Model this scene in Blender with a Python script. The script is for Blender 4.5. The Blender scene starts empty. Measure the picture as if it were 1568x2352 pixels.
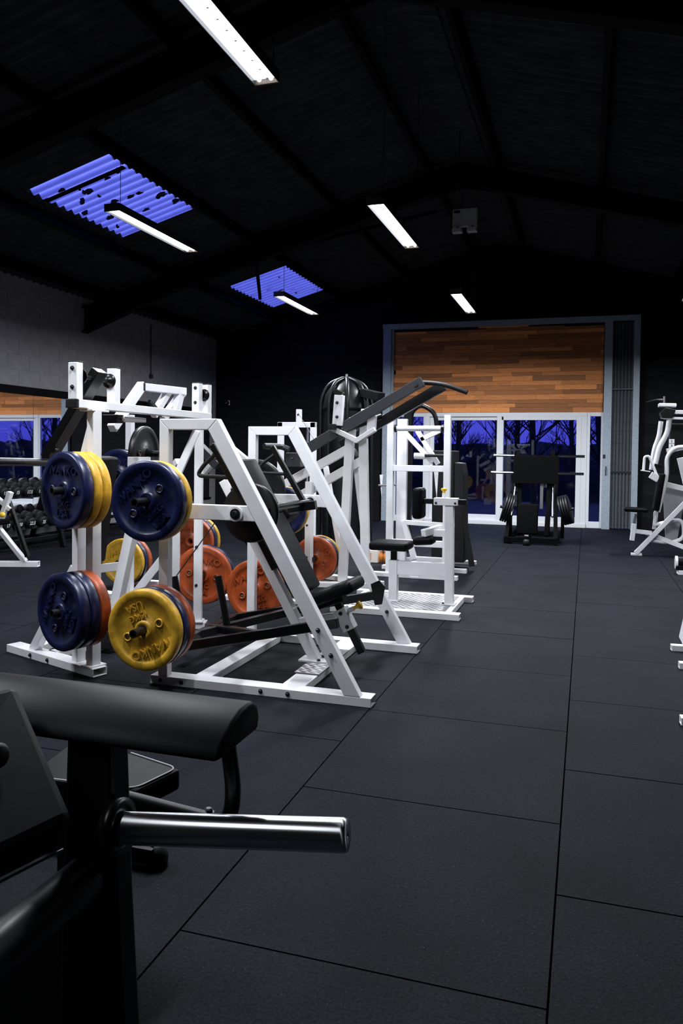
import bpy, bmesh, math, random
from mathutils import Vector, Matrix
V = Vector
R = math.radians
rnd = random.Random(7)
S = bpy.context.scene
C = S.collection

# ------------------------------------------------------------------ camera, sky, exposure
F_PX, YAW, PITCH, ROLL, CAM_H, PP = 1794.24, .3035, -.0259, .0116, 1.3447, -89.42
cd = bpy.data.cameras.new('camera')
cam = bpy.data.objects.new('camera', cd); C.objects.link(cam)
fw = V((-math.sin(YAW)*math.cos(PITCH), math.cos(YAW)*math.cos(PITCH), math.sin(PITCH)))
rt = V((math.cos(YAW), math.sin(YAW), 0)); up = rt.cross(fw)
rt2 = math.cos(ROLL)*rt + math.sin(ROLL)*up; up2 = -math.sin(ROLL)*rt + math.cos(ROLL)*up
m = Matrix((rt2, up2, -fw)).transposed().to_4x4(); m.translation = (0, 0, CAM_H)
cam.matrix_world = m
cd.sensor_fit = 'VERTICAL'; cd.sensor_height = 36; cd.lens = F_PX/2352*36; cd.shift_y = PP/2352
cd.clip_start = .05; cd.clip_end = 200
S.camera = cam
S.view_settings.view_transform = 'Standard'; S.view_settings.look = 'None'
S.view_settings.exposure = 0.0; S.view_settings.gamma = 1; S.view_settings.use_curve_mapping = False

W = bpy.data.worlds.new('dusk_sky'); S.world = W; W.use_nodes = True
nt = W.node_tree; nt.nodes.clear()
wo = nt.nodes.new('ShaderNodeOutputWorld'); bg = nt.nodes.new('ShaderNodeBackground')
tc = nt.nodes.new('ShaderNodeTexCoord'); sx = nt.nodes.new('ShaderNodeSeparateXYZ'); cr = nt.nodes.new('ShaderNodeValToRGB')
nt.links.new(tc.outputs['Generated'], sx.inputs[0]); nt.links.new(sx.outputs['Z'], cr.inputs[0])
cr.color_ramp.elements[0].position = 0.0; cr.color_ramp.elements[0].color = (.060, .058, .46, 1)
cr.color_ramp.elements[1].position = .6; cr.color_ramp.elements[1].color = (.15, .19, 1.0, 1)
nt.links.new(cr.outputs[0], bg.inputs[0]); bg.inputs[1].default_value = 1.9
nt.links.new(bg.outputs[0], wo.inputs[0])

LAMP_W = 112.0           # watts of one twin-tube fixture
LAMP_COL = (.90, .94, 1.0)

# ------------------------------------------------------------------ materials
MT = {}
def mat(name, col, rough=.5, metal=0., spec=.5, noise=None, bump=None, coat=0., hue=None):
    """noise=(scale, amount) mottles the colour, bump=(scale, strength), hue = per-object value jitter"""
    M = bpy.data.materials.new(name); M.use_nodes = True; n = M.node_tree.nodes; L = M.node_tree.links
    b = n['Principled BSDF']
    b.inputs['Base Color'].default_value = (*col, 1); b.inputs['Roughness'].default_value = rough
    b.inputs['Metallic'].default_value = metal; b.inputs['Specular IOR Level'].default_value = spec
    b.inputs['Coat Weight'].default_value = coat
    t = n.new('ShaderNodeTexCoord')
    if noise:
        x = n.new('ShaderNodeTexNoise'); x.inputs['Scale'].default_value = noise[0]; x.inputs['Detail'].default_value = 5
        L.new(t.outputs['Object'], x.inputs['Vector'])
        mx = n.new('ShaderNodeMix'); mx.data_type = 'RGBA'
        lo = [max(0, c*(1-noise[1])) for c in col]; hi = [min(1, c*(1+noise[1])) for c in col]
        mx.inputs[6].default_value = (*lo, 1); mx.inputs[7].default_value = (*hi, 1)
        r = n.new('ShaderNodeMapRange'); r.inputs[1].default_value = .3; r.inputs[2].default_value = .7
        L.new(x.outputs['Fac'], r.inputs[0]); L.new(r.outputs[0], mx.inputs[0]); L.new(mx.outputs[2], b.inputs['Base Color'])
    if bump:
        y = n.new('ShaderNodeTexNoise'); y.inputs['Scale'].default_value = bump[0]; y.inputs['Detail'].default_value = 3
        L.new(t.outputs['Object'], y.inputs['Vector'])
        bp = n.new('ShaderNodeBump'); bp.inputs['Strength'].default_value = bump[1]; bp.inputs['Distance'].default_value = .004
        L.new(y.outputs['Fac'], bp.inputs['Height']); L.new(bp.outputs[0], b.inputs['Normal'])
    MT[name] = M; return M
mat('white_paint', (.80, .80, .82), .34, noise=(6, .06))
mat('white_plastic', (.80, .81, .83), .4)
mat('black_vinyl', (.0035, .0035, .0045), .45, spec=.09, bump=(700, .05))
mat('black_paint', (.0035, .0035, .004), .32, spec=.32)
mat('charcoal_paint', (.028, .030, .036), .4)
mat('black_rubber', (.006, .006, .007), .55, spec=.3, bump=(90, .2))
mat('stitching', (.42, .42, .44), .6)
mat('chrome', (.72, .73, .76), .12, 1.)
mat('steel', (.50, .51, .54), .3, 1.)
mat('dark_steel', (.06, .06, .065), .38, .9)
mat('bronze', (.09, .07, .055), .45, .5, noise=(40, .3))
mat('brass_plug', (.16, .12, .08), .5, .3, noise=(40, .3))
mat('yellow_knob', (.90, .55, .03), .35)
mat('blue_enamel', (.005, .008, .046), .36, noise=(14, .35), bump=(60, .12))
mat('yellow_enamel', (.60, .34, .026), .42, noise=(18, .3), bump=(60, .12))
mat('red_enamel', (.34, .058, .010), .42, noise=(14, .35), bump=(60, .12))
mat('black_enamel', (.006, .0065, .008), .38, spec=.4, bump=(50, .15))
mat('galvanised', (.36, .42, .48), .55, .2, noise=(60, .25))
mat('shutter_steel', (.17, .185, .20), .55, .2, noise=(30, .3))
mat('joint_black', (.004, .004, .004), .9)
mat('grey_block', (.27, .258, .268), .85, noise=(7, .10), bump=(120, .3))
mat('black_block', (.009, .0095, .012), .85, spec=.2, noise=(5, .3), bump=(120, .35))
mat('mortar_grey', (.25, .24, .25), .9)
mat('mortar_black', (.007, .007, .009), .9, spec=.2)
mat('roof_sheet', (.030, .032, .037), .85, spec=.2, noise=(4, .4), bump=(60, .3))
mat('black_steelwork', (.0022, .0022, .0026), .75, spec=.1)
mat('moss', (.01, .012, .01), .95)
mat('pale_shroud', (.34, .34, .36), .5)
mat('grey_shroud', (.010, .010, .011), .6, spec=.2)
mat('tread_metal', (.20, .19, .195), .45, .3, noise=(20, .2))
mat('matte_black', (.0018, .0018, .002), .85, spec=.08)
mat('orange_print', (.85, .28, .05), .5)
mat('carton', (.75, .70, .62), .7)
mat('bark', (.020, .017, .016), .9)
mat('hedge', (.010, .012, .012), .95, noise=(3, .5))
mat('yard_ground', (.012, .012, .014), .9)
mat('label_white', (.75, .75, .75), .5)
mat('led_green', (.1, .9, .3), .5)

def rubber_floor():
    M = mat('rubber_tile', (.007, .008, .010), .8, spec=.13)
    n = M.node_tree.nodes; L = M.node_tree.links; b = n['Principled BSDF']
    t = n.new('ShaderNodeTexCoord'); oi = n.new('ShaderNodeObjectInfo')
    a = n.new('ShaderNodeVectorMath'); a.operation = 'ADD'
    L.new(t.outputs['Object'], a.inputs[0]); L.new(oi.outputs['Location'], a.inputs[1])
    def noise(s, d=4):
        x = n.new('ShaderNodeTexNoise'); x.inputs['Scale'].default_value = s; x.inputs['Detail'].default_value = d
        L.new(a.outputs[0], x.inputs['Vector']); return x
    big, fine, fleck = noise(2.2, 6), noise(110, 2), noise(260, 1)
    r = n.new('ShaderNodeValToRGB'); e = r.color_ramp.elements
    e[0].position = .3; e[0].color = (.0026, .0035, .0058, 1); e[1].position = .72; e[1].color = (.0064, .0080, .0122, 1)
    L.new(big.outputs['Fac'], r.inputs[0])
    m1 = n.new('ShaderNodeMix'); m1.data_type = 'RGBA'; m1.blend_type = 'MULTIPLY'; m1.inputs[0].default_value = 1
    r2 = n.new('ShaderNodeMapRange'); r2.inputs[1].default_value = .3; r2.inputs[2].default_value = .7; r2.inputs[3].default_value = .25; r2.inputs[4].default_value = 1.9
    L.new(fine.outputs['Fac'], r2.inputs[0]); L.new(r.outputs[0], m1.inputs[6]); L.new(r2.outputs[0], m1.inputs[7])
    r3 = n.new('ShaderNodeValToRGB'); q = r3.color_ramp.elements
    q[0].position = .765; q[0].color = (0, 0, 0, 1); q[1].position = .80; q[1].color = (.13, .135, .15, 1)
    L.new(fleck.outputs['Fac'], r3.inputs[0])
    m2 = n.new('ShaderNodeMix'); m2.data_type = 'RGBA'; m2.blend_type = 'ADD'; m2.inputs[0].default_value = 1
    L.new(m1.outputs[2], m2.inputs[6]); L.new(r3.outputs[0], m2.inputs[7]); L.new(m2.outputs[2], b.inputs['Base Color'])
    bp = n.new('ShaderNodeBump'); bp.inputs['Strength'].default_value = .5; bp.inputs['Distance'].default_value = .003
    L.new(fine.outputs['Fac'], bp.inputs['Height']); L.new(bp.outputs[0], b.inputs['Normal'])
rubber_floor()

def plank_wood():
    M = mat('reclaimed_wood', (.4, .16, .06), .6)
    n = M.node_tree.nodes; L = M.node_tree.links; b = n['Principled BSDF']
    t = n.new('ShaderNodeTexCoord'); oi = n.new('ShaderNodeObjectInfo')
    a = n.new('ShaderNodeVectorMath'); a.operation = 'MULTIPLY_ADD'
    a.inputs[1].default_value = (2.2, 1, 26)
    L.new(t.outputs['Object'], a.inputs[0]); 
    k = n.new('ShaderNodeVectorMath'); k.operation = 'SCALE'; k.inputs['Scale'].default_value = 37
    L.new(oi.outputs['Location'], k.inputs[0]); L.new(k.outputs[0], a.inputs[2])
    x = n.new('ShaderNodeTexNoise'); x.inputs['Scale'].default_value = 2.5; x.inputs['Detail'].default_value = 8; x.inputs['Roughness'].default_value = .65
    L.new(a.outputs[0], x.inputs['Vector'])
    r = n.new('ShaderNodeValToRGB'); e = r.color_ramp.elements
    e[0].position = .32; e[0].color = (.16, .045, .012, 1); e[1].position = .66; e[1].color = (.95, .43, .145, 1)
    e2 = e.new(.5); e2.color = (.76, .255, .062, 1)
    L.new(x.outputs['Fac'], r.inputs[0])
    v = n.new('ShaderNodeMapRange'); v.inputs[3].default_value = .50; v.inputs[4].default_value = 1.55
    L.new(oi.outputs['Random'], v.inputs[0])
    m1 = n.new('ShaderNodeMix'); m1.data_type = 'RGBA'; m1.blend_type = 'MULTIPLY'; m1.inputs[0].default_value = 1
    L.new(r.outputs[0], m1.inputs[6]); L.new(v.outputs[0], m1.inputs[7]); L.new(m1.outputs[2], b.inputs['Base Color'])
    bp = n.new('ShaderNodeBump'); bp.inputs['Strength'].default_value = .4; bp.inputs['Distance'].default_value = .004
    L.new(x.outputs['Fac'], bp.inputs['Height']); L.new(bp.outputs[0], b.inputs['Normal'])
plank_wood()

def glass():
    M = bpy.data.materials.new('window_glass'); M.use_nodes = True; n = M.node_tree.nodes; L = M.node_tree.links; n.clear()
    o = n.new('ShaderNodeOutputMaterial'); mx = n.new('ShaderNodeMixShader'); tr = n.new('ShaderNodeBsdfTransparent'); gl = n.new('ShaderNodeBsdfGlossy')
    tr.inputs[0].default_value = (.72, .76, .84, 1); gl.inputs['Roughness'].default_value = .01
    fr = n.new('ShaderNodeFresnel'); ge = n.new('ShaderNodeNewGeometry'); mi = n.new('ShaderNodeMapRange')
    mi.inputs[3].default_value = 1.5; mi.inputs[4].default_value = 1/1.5; L.new(ge.outputs['Backfacing'], mi.inputs[0]); L.new(mi.outputs[0], fr.inputs[0])   # a thin pane: the same reflectance on both faces
    L.new(fr.outputs[0], mx.inputs[0]); L.new(tr.outputs[0], mx.inputs[1]); L.new(gl.outputs[0], mx.inputs[2]); L.new(mx.outputs[0], o.inputs[0])
    MT['window_glass'] = M
    M = bpy.data.materials.new('mirror_silver'); M.use_nodes = True; b = M.node_tree.nodes['Principled BSDF']
    b.inputs['Base Color'].default_value = (.80, .82, .86, 1); b.inputs['Metallic'].default_value = 1; b.inputs['Roughness'].default_value = .015
    MT['mirror_silver'] = M
    M = bpy.data.materials.new('skylight_sheet'); M.use_nodes = True; n = M.node_tree.nodes; L = M.node_tree.links; n.clear()
    o = n.new('ShaderNodeOutputMaterial'); tl = n.new('ShaderNodeBsdfTranslucent'); df = n.new('ShaderNodeBsdfDiffuse'); a = n.new('ShaderNodeAddShader')
    t = n.new('ShaderNodeTexCoord'); x = n.new('ShaderNodeTexNoise'); x.inputs['Scale'].default_value = 3; L.new(t.outputs['Object'], x.inputs['Vector'])
    r = n.new('ShaderNodeValToRGB'); r.color_ramp.elements[0].position = .3; r.color_ramp.elements[0].color = (.78, .78, .82, 1)
    r.color_ramp.elements[1].position = .7; r.color_ramp.elements[1].color = (.98, .98, .98, 1)
    L.new(x.outputs['Fac'], r.inputs[0])
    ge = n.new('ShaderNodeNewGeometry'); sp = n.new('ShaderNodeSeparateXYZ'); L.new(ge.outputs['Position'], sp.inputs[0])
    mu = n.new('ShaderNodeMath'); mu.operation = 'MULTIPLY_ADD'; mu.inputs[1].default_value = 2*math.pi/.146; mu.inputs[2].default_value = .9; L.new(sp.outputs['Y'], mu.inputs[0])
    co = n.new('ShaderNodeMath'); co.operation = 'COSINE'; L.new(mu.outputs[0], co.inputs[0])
    trough_shade = n.new('ShaderNodeValToRGB'); trough_shade.color_ramp.elements[0].position = .0; trough_shade.color_ramp.elements[0].color = (.36, .36, .42, 1); trough_shade.color_ramp.elements[1].position = .45; trough_shade.color_ramp.elements[1].color = (1, 1, 1, 1)  # trough bands paint the corrugation's shading into the sheet colour
    mr = n.new('ShaderNodeMapRange'); mr.inputs[1].default_value = -1; L.new(co.outputs[0], mr.inputs[0]); L.new(mr.outputs[0], trough_shade.inputs[0])
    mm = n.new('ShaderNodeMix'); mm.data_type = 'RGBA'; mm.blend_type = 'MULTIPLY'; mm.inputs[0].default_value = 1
    L.new(r.outputs[0], mm.inputs[6]); L.new(trough_shade.outputs[0], mm.inputs[7]); L.new(mm.outputs[2], tl.inputs[0]); df.inputs[0].default_value = (.05, .05, .05, 1)
    L.new(tl.outputs[0], a.inputs[0]); L.new(df.outputs[0], a.inputs[1]); L.new(a.outputs[0], o.inputs[0])
    MT['skylight_sheet'] = M
    M = bpy.data.materials.new('tube_glow'); M.use_nodes = True; n = M.node_tree.nodes; L = M.node_tree.links; n.clear()
    o = n.new('ShaderNodeOutputMaterial'); em = n.new('ShaderNodeEmission'); em.inputs[0].default_value = (*LAMP_COL, 1); em.inputs[1].default_value = 5
    L.new(em.outputs[0], o.inputs[0]); MT['tube_glow'] = M
glass()
def turned_steel():
    M = mat('turned_steel', (.90, .91, .94), .36, 1.); n = M.node_tree.nodes; b = n['Principled BSDF']
    b.inputs['Anisotropic'].default_value = .93; b.inputs['Anisotropic Rotation'].default_value = .25
    t = n.new('ShaderNodeTangent'); t.direction_type = 'RADIAL'; t.axis = 'X'; M.node_tree.links.new(t.outputs[0], b.inputs['Tangent'])
turned_steel()

# ------------------------------------------------------------------ mesh helpers
class MB:
    def __init__(s): s.v = []; s.f = []; s.sm = []
    def add(s, vs, fs, smooth=False):
        o = len(s.v); s.v += [tuple(V(p)) for p in vs]; s.f += [tuple(i+o for i in f) for f in fs]; s.sm += [smooth]*len(fs); return s
    def box(s, lo, hi):
        x0, y0, z0 = lo; x1, y1, z1 = hi
        return s.add([(x0,y0,z0),(x1,y0,z0),(x1,y1,z0),(x0,y1,z0),(x0,y0,z1),(x1,y0,z1),(x1,y1,z1),(x0,y1,z1)],
                     [(0,3,2,1),(4,5,6,7),(0,1,5,4),(1,2,6,5),(2,3,7,6),(3,0,4,7)])
    @staticmethod
    def frame(a, b, upv=(0,0,1)):
        d = (V(b)-V(a)).normalized(); u = V(upv)
        if abs(d.dot(u)) > .98: u = V((0,1,0)) if abs(d.y) < .9 else V((1,0,0))
        sd = d.cross(u).normalized(); return d, sd, sd.cross(d)
    def beam(s, a, b, w, h, upv=(0,0,1), open_end=False, wall=.005):
        """rectangular tube from a to b: w sideways, h along upv"""
        d, sd, u = s.frame(a, b, upv); a, b = V(a), V(b)
        sec = lambda p, w, h: [p-sd*w/2-u*h/2, p+sd*w/2-u*h/2, p+sd*w/2+u*h/2, p-sd*w/2+u*h/2]
        A, B = sec(a, w, h), sec(b, w, h)
        sides = [(i, (i+1) % 4, 4+(i+1) % 4, 4+i) for i in range(4)]
        if not open_end: return s.add(A+B, [(3,2,1,0),(4,5,6,7)]+sides)
        wi, hi = w-2*wall, h-2*wall; Ai, Bi = sec(a, wi, hi), sec(b, wi, hi)
        fs = list(sides)
        for i in range(4):
            j = (i+1) % 4
            fs += [(8+i, 12+i, 12+j, 8+j), (i, 8+i, 8+j, j), (4+i, 4+j, 12+j, 12+i)]
        return s.add(A+B+Ai+Bi, fs)
    def prism(s, poly, lo, hi, axis='y'):
        """polygon in the plane across axis, extruded from lo to hi"""
        P = {'y': lambda p, t: (p[0], t, p[1]), 'x': lambda p, t: (t, p[0], p[1]), 'z': lambda p, t: (p[0], p[1], t)}[axis]
        n = len(poly)
        return s.add([P(p, lo) for p in poly]+[P(p, hi) for p in poly],
                     [tuple(range(n)), tuple(range(2*n-1, n-1, -1))]+[(i, n+i, n+(i+1) % n, (i+1) % n) for i in range(n)])
    def cyl(s, a, b, r, n=16, r2=None, caps=True):
        d, sd, u = s.frame(a, b); a, b = V(a), V(b); r2 = r if r2 is None else r2
        A = [a+(sd*math.cos(2*math.pi*i/n)+u*math.sin(2*math.pi*i/n))*r for i in range(n)]
        B = [b+(sd*math.cos(2*math.pi*i/n)+u*math.sin(2*math.pi*i/n))*r2 for i in range(n)]
        s.add(A+B, [(i, (i+1) % n, n+(i+1) % n, n+i) for i in range(n)], True)
        if caps: s.add(A, [tuple(range(n-1, -1, -1))]); s.add(B, [tuple(range(n))])
        return s
    def pipe(s, a, b, r, ri, n=16):
        """open round tube end"""
        return s.lathe([(ri, 0), (r, 0), (r, 1), (ri, 1)], a, b, n, closed=True)
    def lathe(s, prof, a, b, n=32, closed=False, smooth=True):
        """prof = [(radius, t)], t in 0..1 along a->b (or metres when b is a unit offset)"""
        a, b = V(a), V(b); d, sd, u = s.frame(a, b); L = (b-a)
        vs = []; m_ = len(prof)
        for r, t in prof:
            for i in range(n):
                an = 2*math.pi*i/n; vs.append(a+L*t+(sd*math.cos(an)+u*math.sin(an))*r)
        fs = []
        for k in range(m_ if closed else m_-1):
            k2 = (k+1) % m_
            for i in range(n):
                j = (i+1) % n; fs.append((k*n+i, k*n+j, k2*n+j, k2*n+i))
        s.add(vs, fs, smooth); 
        return s
    def tube(s, path, r, n=10, bend=.04, seg=4):
        """round tube along a polyline with rounded corners"""
        P = [V(p) for p in path]; Q = [P[0]]
        for i in range(1, len(P)-1):
            a, b, c = P[i-1], P[i], P[i+1]; l = min(bend, (b-a).length*.45, (c-b).length*.45)
            p0, p1 = b+(a-b).normalized()*l, b+(c-b).normalized()*l
            for k in range(seg+1):
                t = k/seg; Q.append(p0*(1-t)**2+b*2*t*(1-t)+p1*t*t)
        Q.append(P[-1]); rings = []; pu = None
        for i, q in enumerate(Q):
            d = (Q[min(i+1, len(Q)-1)]-Q[max(i-1, 0)]).normalized()
            if pu is None:
                pu = V((0,0,1)) if abs(d.z) < .9 else V((0,1,0))
            sd = d.cross(pu).normalized(); pu = sd.cross(d)
            rings.append([q+(sd*math.cos(2*math.pi*k/n)+pu*math.sin(2*math.pi*k/n))*r for k in range(n)])
        vs = [p for rg in rings for p in rg]; m_ = len(rings)
        s.add(vs, [(k*n+i, k*n+(i+1) % n, (k+1)*n+(i+1) % n, (k+1)*n+i) for k in range(m_-1) for i in range(n)], True)
        s.add(rings[0], [tuple(range(n-1, -1, -1))]); s.add(rings[-1], [tuple(range(n))]); return s
    def mesh(s, name):
        me = bpy.data.meshes.new(name); me.from_pydata(s.v, [], s.f)
        me.polygons.foreach_set('use_smooth', s.sm); me.update()
        b = bmesh.new(); b.from_mesh(me); bmesh.ops.recalc_face_normals(b, faces=b.faces); b.to_mesh(me); b.free(); return me

def link(name, data, m_=None, parent=None):
    o = bpy.data.objects.new(name, data); C.objects.link(o)
    if m_ is not None and data is not None and not data.materials: data.materials.append(MT[m_])
    if parent is not None: o.parent = parent
    return o
def tag(o, label=None, cat=None, group=None, kind=None):
    for k, v in (('label', label), ('category', cat), ('group', group), ('kind', kind)):
        if v: o[k] = v
    return o
def origin(o):
    """world offset of an object's chain (translation-only parents)"""
    p = V((0,0,0))
    while o is not None: p += o.location; o = o.parent
    return p
def part(mb, name, m_, parent, bev=0., label=None):
    """mesh written in world coordinates, hung under parent"""
    off = origin(parent)
    c = sum((V(p) for p in mb.v), V((0,0,0)))/len(mb.v)
    me = MB(); me.v = [tuple(V(p)-c) for p in mb.v]; me.f = mb.f; me.sm = mb.sm
    o = link(name, me.mesh(name), m_, parent); o.location = c-off
    if bev:
        b = o.modifiers.new('bevel', 'BEVEL'); b.width = bev; b.segments = 2; b.limit_method = 'ANGLE'; b.angle_limit = R(40)
    if label: o['label'] = label
    return o
def thing(name, label, cat, loc, group=None):
    o = link(name, None); o.location = loc; o.empty_display_size = .1; return tag(o, label, cat, group)
def solid(mb, name, m_, label=None, cat=None, group=None, kind=None, bev=0.):
    """top-level one-mesh object with its origin at its centre"""
    c = sum((V(p) for p in mb.v), V((0,0,0)))/len(mb.v)
    me = MB(); me.v = [tuple(V(p)-c) for p in mb.v]; me.f = mb.f; me.sm = mb.sm
    o = link(name, me.mesh(name), m_); o.location = c
    if bev:
        b = o.modifiers.new('bevel', 'BEVEL'); b.width = bev; b.segments = 2; b.limit_method = 'ANGLE'; b.angle_limit = R(40)
    return tag(o, label, cat, group, kind)
def copy_tree(o, parent=None):
    c = o.copy(); C.objects.link(c); c.parent = parent
    for ch in list(o.children): copy_tree(ch, c)
    return c
def WB(a, b, w, h, parent, name, m_='white_paint', upv=(0,0,1), open_end=False, bev=.004, label=None):
    return part(MB().beam(a, b, w, h, upv, open_end), name, m_, parent, bev, label)
_bolt = MB().lathe([(0, 1), (.006, 1), (.0095, .75), (.0095, .25), (.013, .25), (.013, 0)], (0,0,0), (0,-.012,0), 8, smooth=False).mesh('bolt')
_bolt.materials.append(MT['dark_steel'])
def bolt(p, parent, n=(0,-1,0), s=1.):
    o = link('bolt', _bolt, None, parent); o.location = V(p)-origin(parent)
    o.rotation_mode = 'QUATERNION'; o.rotation_quaternion = V((0,-1,0)).rotation_difference(V(n)); o.scale = (s, s, s); return o
def pad(a, b, w, t, parent, name='pad', upv=(0,0,1), m_='black_vinyl', bev=.022, label=None):
    o = part(MB().beam(a, b, w, t, upv), name, m_, parent, label=label)
    bm_ = o.modifiers.new('bevel', 'BEVEL'); bm_.width = bev; bm_.segments = 4; bm_.limit_method = 'ANGLE'
    for p in o.data.polygons: p.use_smooth = True
    return o
def text_mesh(s, size, depth):
    cu = bpy.data.curves.new('t', 'FONT'); cu.body = s; cu.size = size; cu.extrude = depth; cu.align_x = 'CENTER'; cu.align_y = 'CENTER'
    cu.resolution_u = 3; cu.offset = size*.012
    o = bpy.data.objects.new('t', cu); C.objects.link(o); bpy.context.view_layer.update()
    me = bpy.data.meshes.new_from_object(o.evaluated_get(bpy.context.evaluated_depsgraph_get()))
    bpy.data.objects.remove(o); bpy.data.curves.remove(cu); me.name = 'lettering'; me.materials.clear(); return me

# ------------------------------------------------------------------ the room
XL, XR, YB, YF = -7.6, 4.3, 15.2, -3.0
XRIDGE, EAVE, T = -1.65, 3.75, .28
def zroof(x): return EAVE + (min(x, 2*XRIDGE-x)-XL)*T
RIDGE = zroof(XRIDGE)

# floor: rubber tiles one metre square, laid half-bond
floor = tag(link('floor', None), 'black rubber tile floor', None, None, 'structure')
part(MB().box((XL-.2, YF, -.06), (XR+.2, YB+.1, -.022)), 'screed', 'joint_black', floor)
tb = MB().box((-.497, -.497, -.022), (.497, .497, 0)); tile_me = tb.mesh('rubber_tile'); tile_me.materials.append(MT['rubber_tile'])
ncol = 0
x = -.065
cols = [x+i for i in range(-8, 5)]
for i, x0 in enumerate(cols):
    yo = .931 if (i % 2 == 1) else .452
    y = YF + ((yo-YF) % 1.0) - 1
    while y < YB:
        a, b = max(y, YF), min(y+1, YB); xa, xb = max(x0, XL), min(x0+1, XR)
        if b-a > .05 and xb-xa > .05:
            o = link('rubber_tile', tile_me, None, floor); o.location = ((xa+xb)/2, (a+b)/2, rnd.uniform(-.0012, 0)); o.scale = ((xb-xa), (b-a), 1)
        y += 1

# walls of painted blockwork
def block_wall(name, label, axis, at, u0, u1, z0, z1, m_, mortar, normal, keep, core):
    w = tag(link(name, None), label, None, None, 'structure')
    for c in core: part(MB().box(*c), 'mortar_bed', mortar, w)
    bw, bh, g = .44, .215, .006
    if axis == 'y': mb = MB().box((-.006, -bw/2+g/2, -bh/2+g/2), (-.003, bw/2-g/2, bh/2-g/2))
    else: mb = MB().box((-bw/2+g/2, .003, -bh/2+g/2), (bw/2-g/2, .006, bh/2-g/2))
    me = mb.mesh('block'); me.materials.append(MT[m_])
    r = 0; z = z0
    while z + bh <= z1+.001:
        u = u0 + (-bw/2 if r % 2 else 0)
        while u < u1:
            a, b = max(u, u0), min(u+bw, u1)
            if b-a > .06 and keep((a+b)/2, z+bh/2, (b-a)/2, bh/2):
                o = link('block', me, None, w); mid = (a+b)/2
                o.location = (at+normal*.006, mid, z+bh/2) if axis == 'y' else (mid, at+normal*.006, z+bh/2)
                o.scale = (1, (b-a-g)/(bw-g), 1) if axis == 'y' else ((b-a-g)/(bw-g), 1, 1)
            u += bw
        r += 1; z += bh
    return w
block_wall('wall_left', 'grey painted blockwork wall above the mirrors', 'y', XL, 6.9, YB, 2.235, 3.75, 'grey_block', 'mortar_grey', 1,
           lambda u, z, a, b: True, [((XL-.2, YF, 0), (XL, YB, 3.75))])
OP0, OP1, OPZ = -3.95, .90, 3.86        # the old goods-door opening in the back wall
gable = [((XL, YB+.0, 0), (OP0, YB+.2, 3.75)), ((OP1, YB, 0), (XR, YB+.2, 3.75)), ((OP0, YB, OPZ), (OP1, YB+.2, 4.2))]
bw_ = block_wall('wall_back', 'black painted blockwork gable wall', 'x', YB, XL, XR, 0, 3.75, 'black_block', 'mortar_black', -1,
           lambda u, z, a, b: (u+a < OP0 or u-a > OP1), gable)
part(MB().prism([(XL, 3.75), (XR-.3, 3.75), (XR-.3, 3.8), (XRIDGE, RIDGE+.05), (XL, 3.78)], YB+.001, YB+.2), 'gable', 'black_block', bw_)
solid(MB().box((XR, YF, 0), (XR+.2, YB+.2, 3.78)), 'wall_right', 'black_block', kind='structure')
solid(MB().box((XL-.2, YF-.2, 0), (XR+.2, YF, 3.78)), 'wall_front', 'black_block', kind='structure')
solid(MB().prism([(XL-.2, 3.78), (XR+.2, 3.78), (XR+.2, 3.80), (XRIDGE, RIDGE+.06), (XL-.2, 3.80)], YF-.2, YF), 'wall_front_gable', 'black_block', kind='structure')
solid(MB().box((XL, YF, 0), (XL+.02, YB, .12)), 'baseboard_left', 'black_rubber', kind='structure')

# mirrors on the left wall, black rail above
solid(MB().box((XL, 5.2, 2.115), (XL+.035, 14.95, 2.225)), 'trim_1', 'black_steelwork', kind='structure', bev=.003)
solid(MB().box((XL, 5.2, .34), (XL+.03, 14.95, .38)), 'trim_2', 'black_steelwork', kind='structure', bev=.003)
ys = [5.4, 7.4, 9.4, 11.4, 13.4, 14.9]
names = ['nearest the camera, beyond the left edge', 'left of the vertical seam behind the dumbbells', 'right of the vertical seam, reflecting the timber wall', 'behind the white machines in the middle', 'in the dark far corner']
for i in range(5):
    o = solid(MB().box((XL+.004, ys[i]+.003, .38), (XL+.012, ys[i+1]-.003, 2.115)), 'wall_mirror', 'mirror_silver',
          'frameless wall mirror panel '+names[i], 'mirror', 'mirror panels along the left wall')

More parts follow.
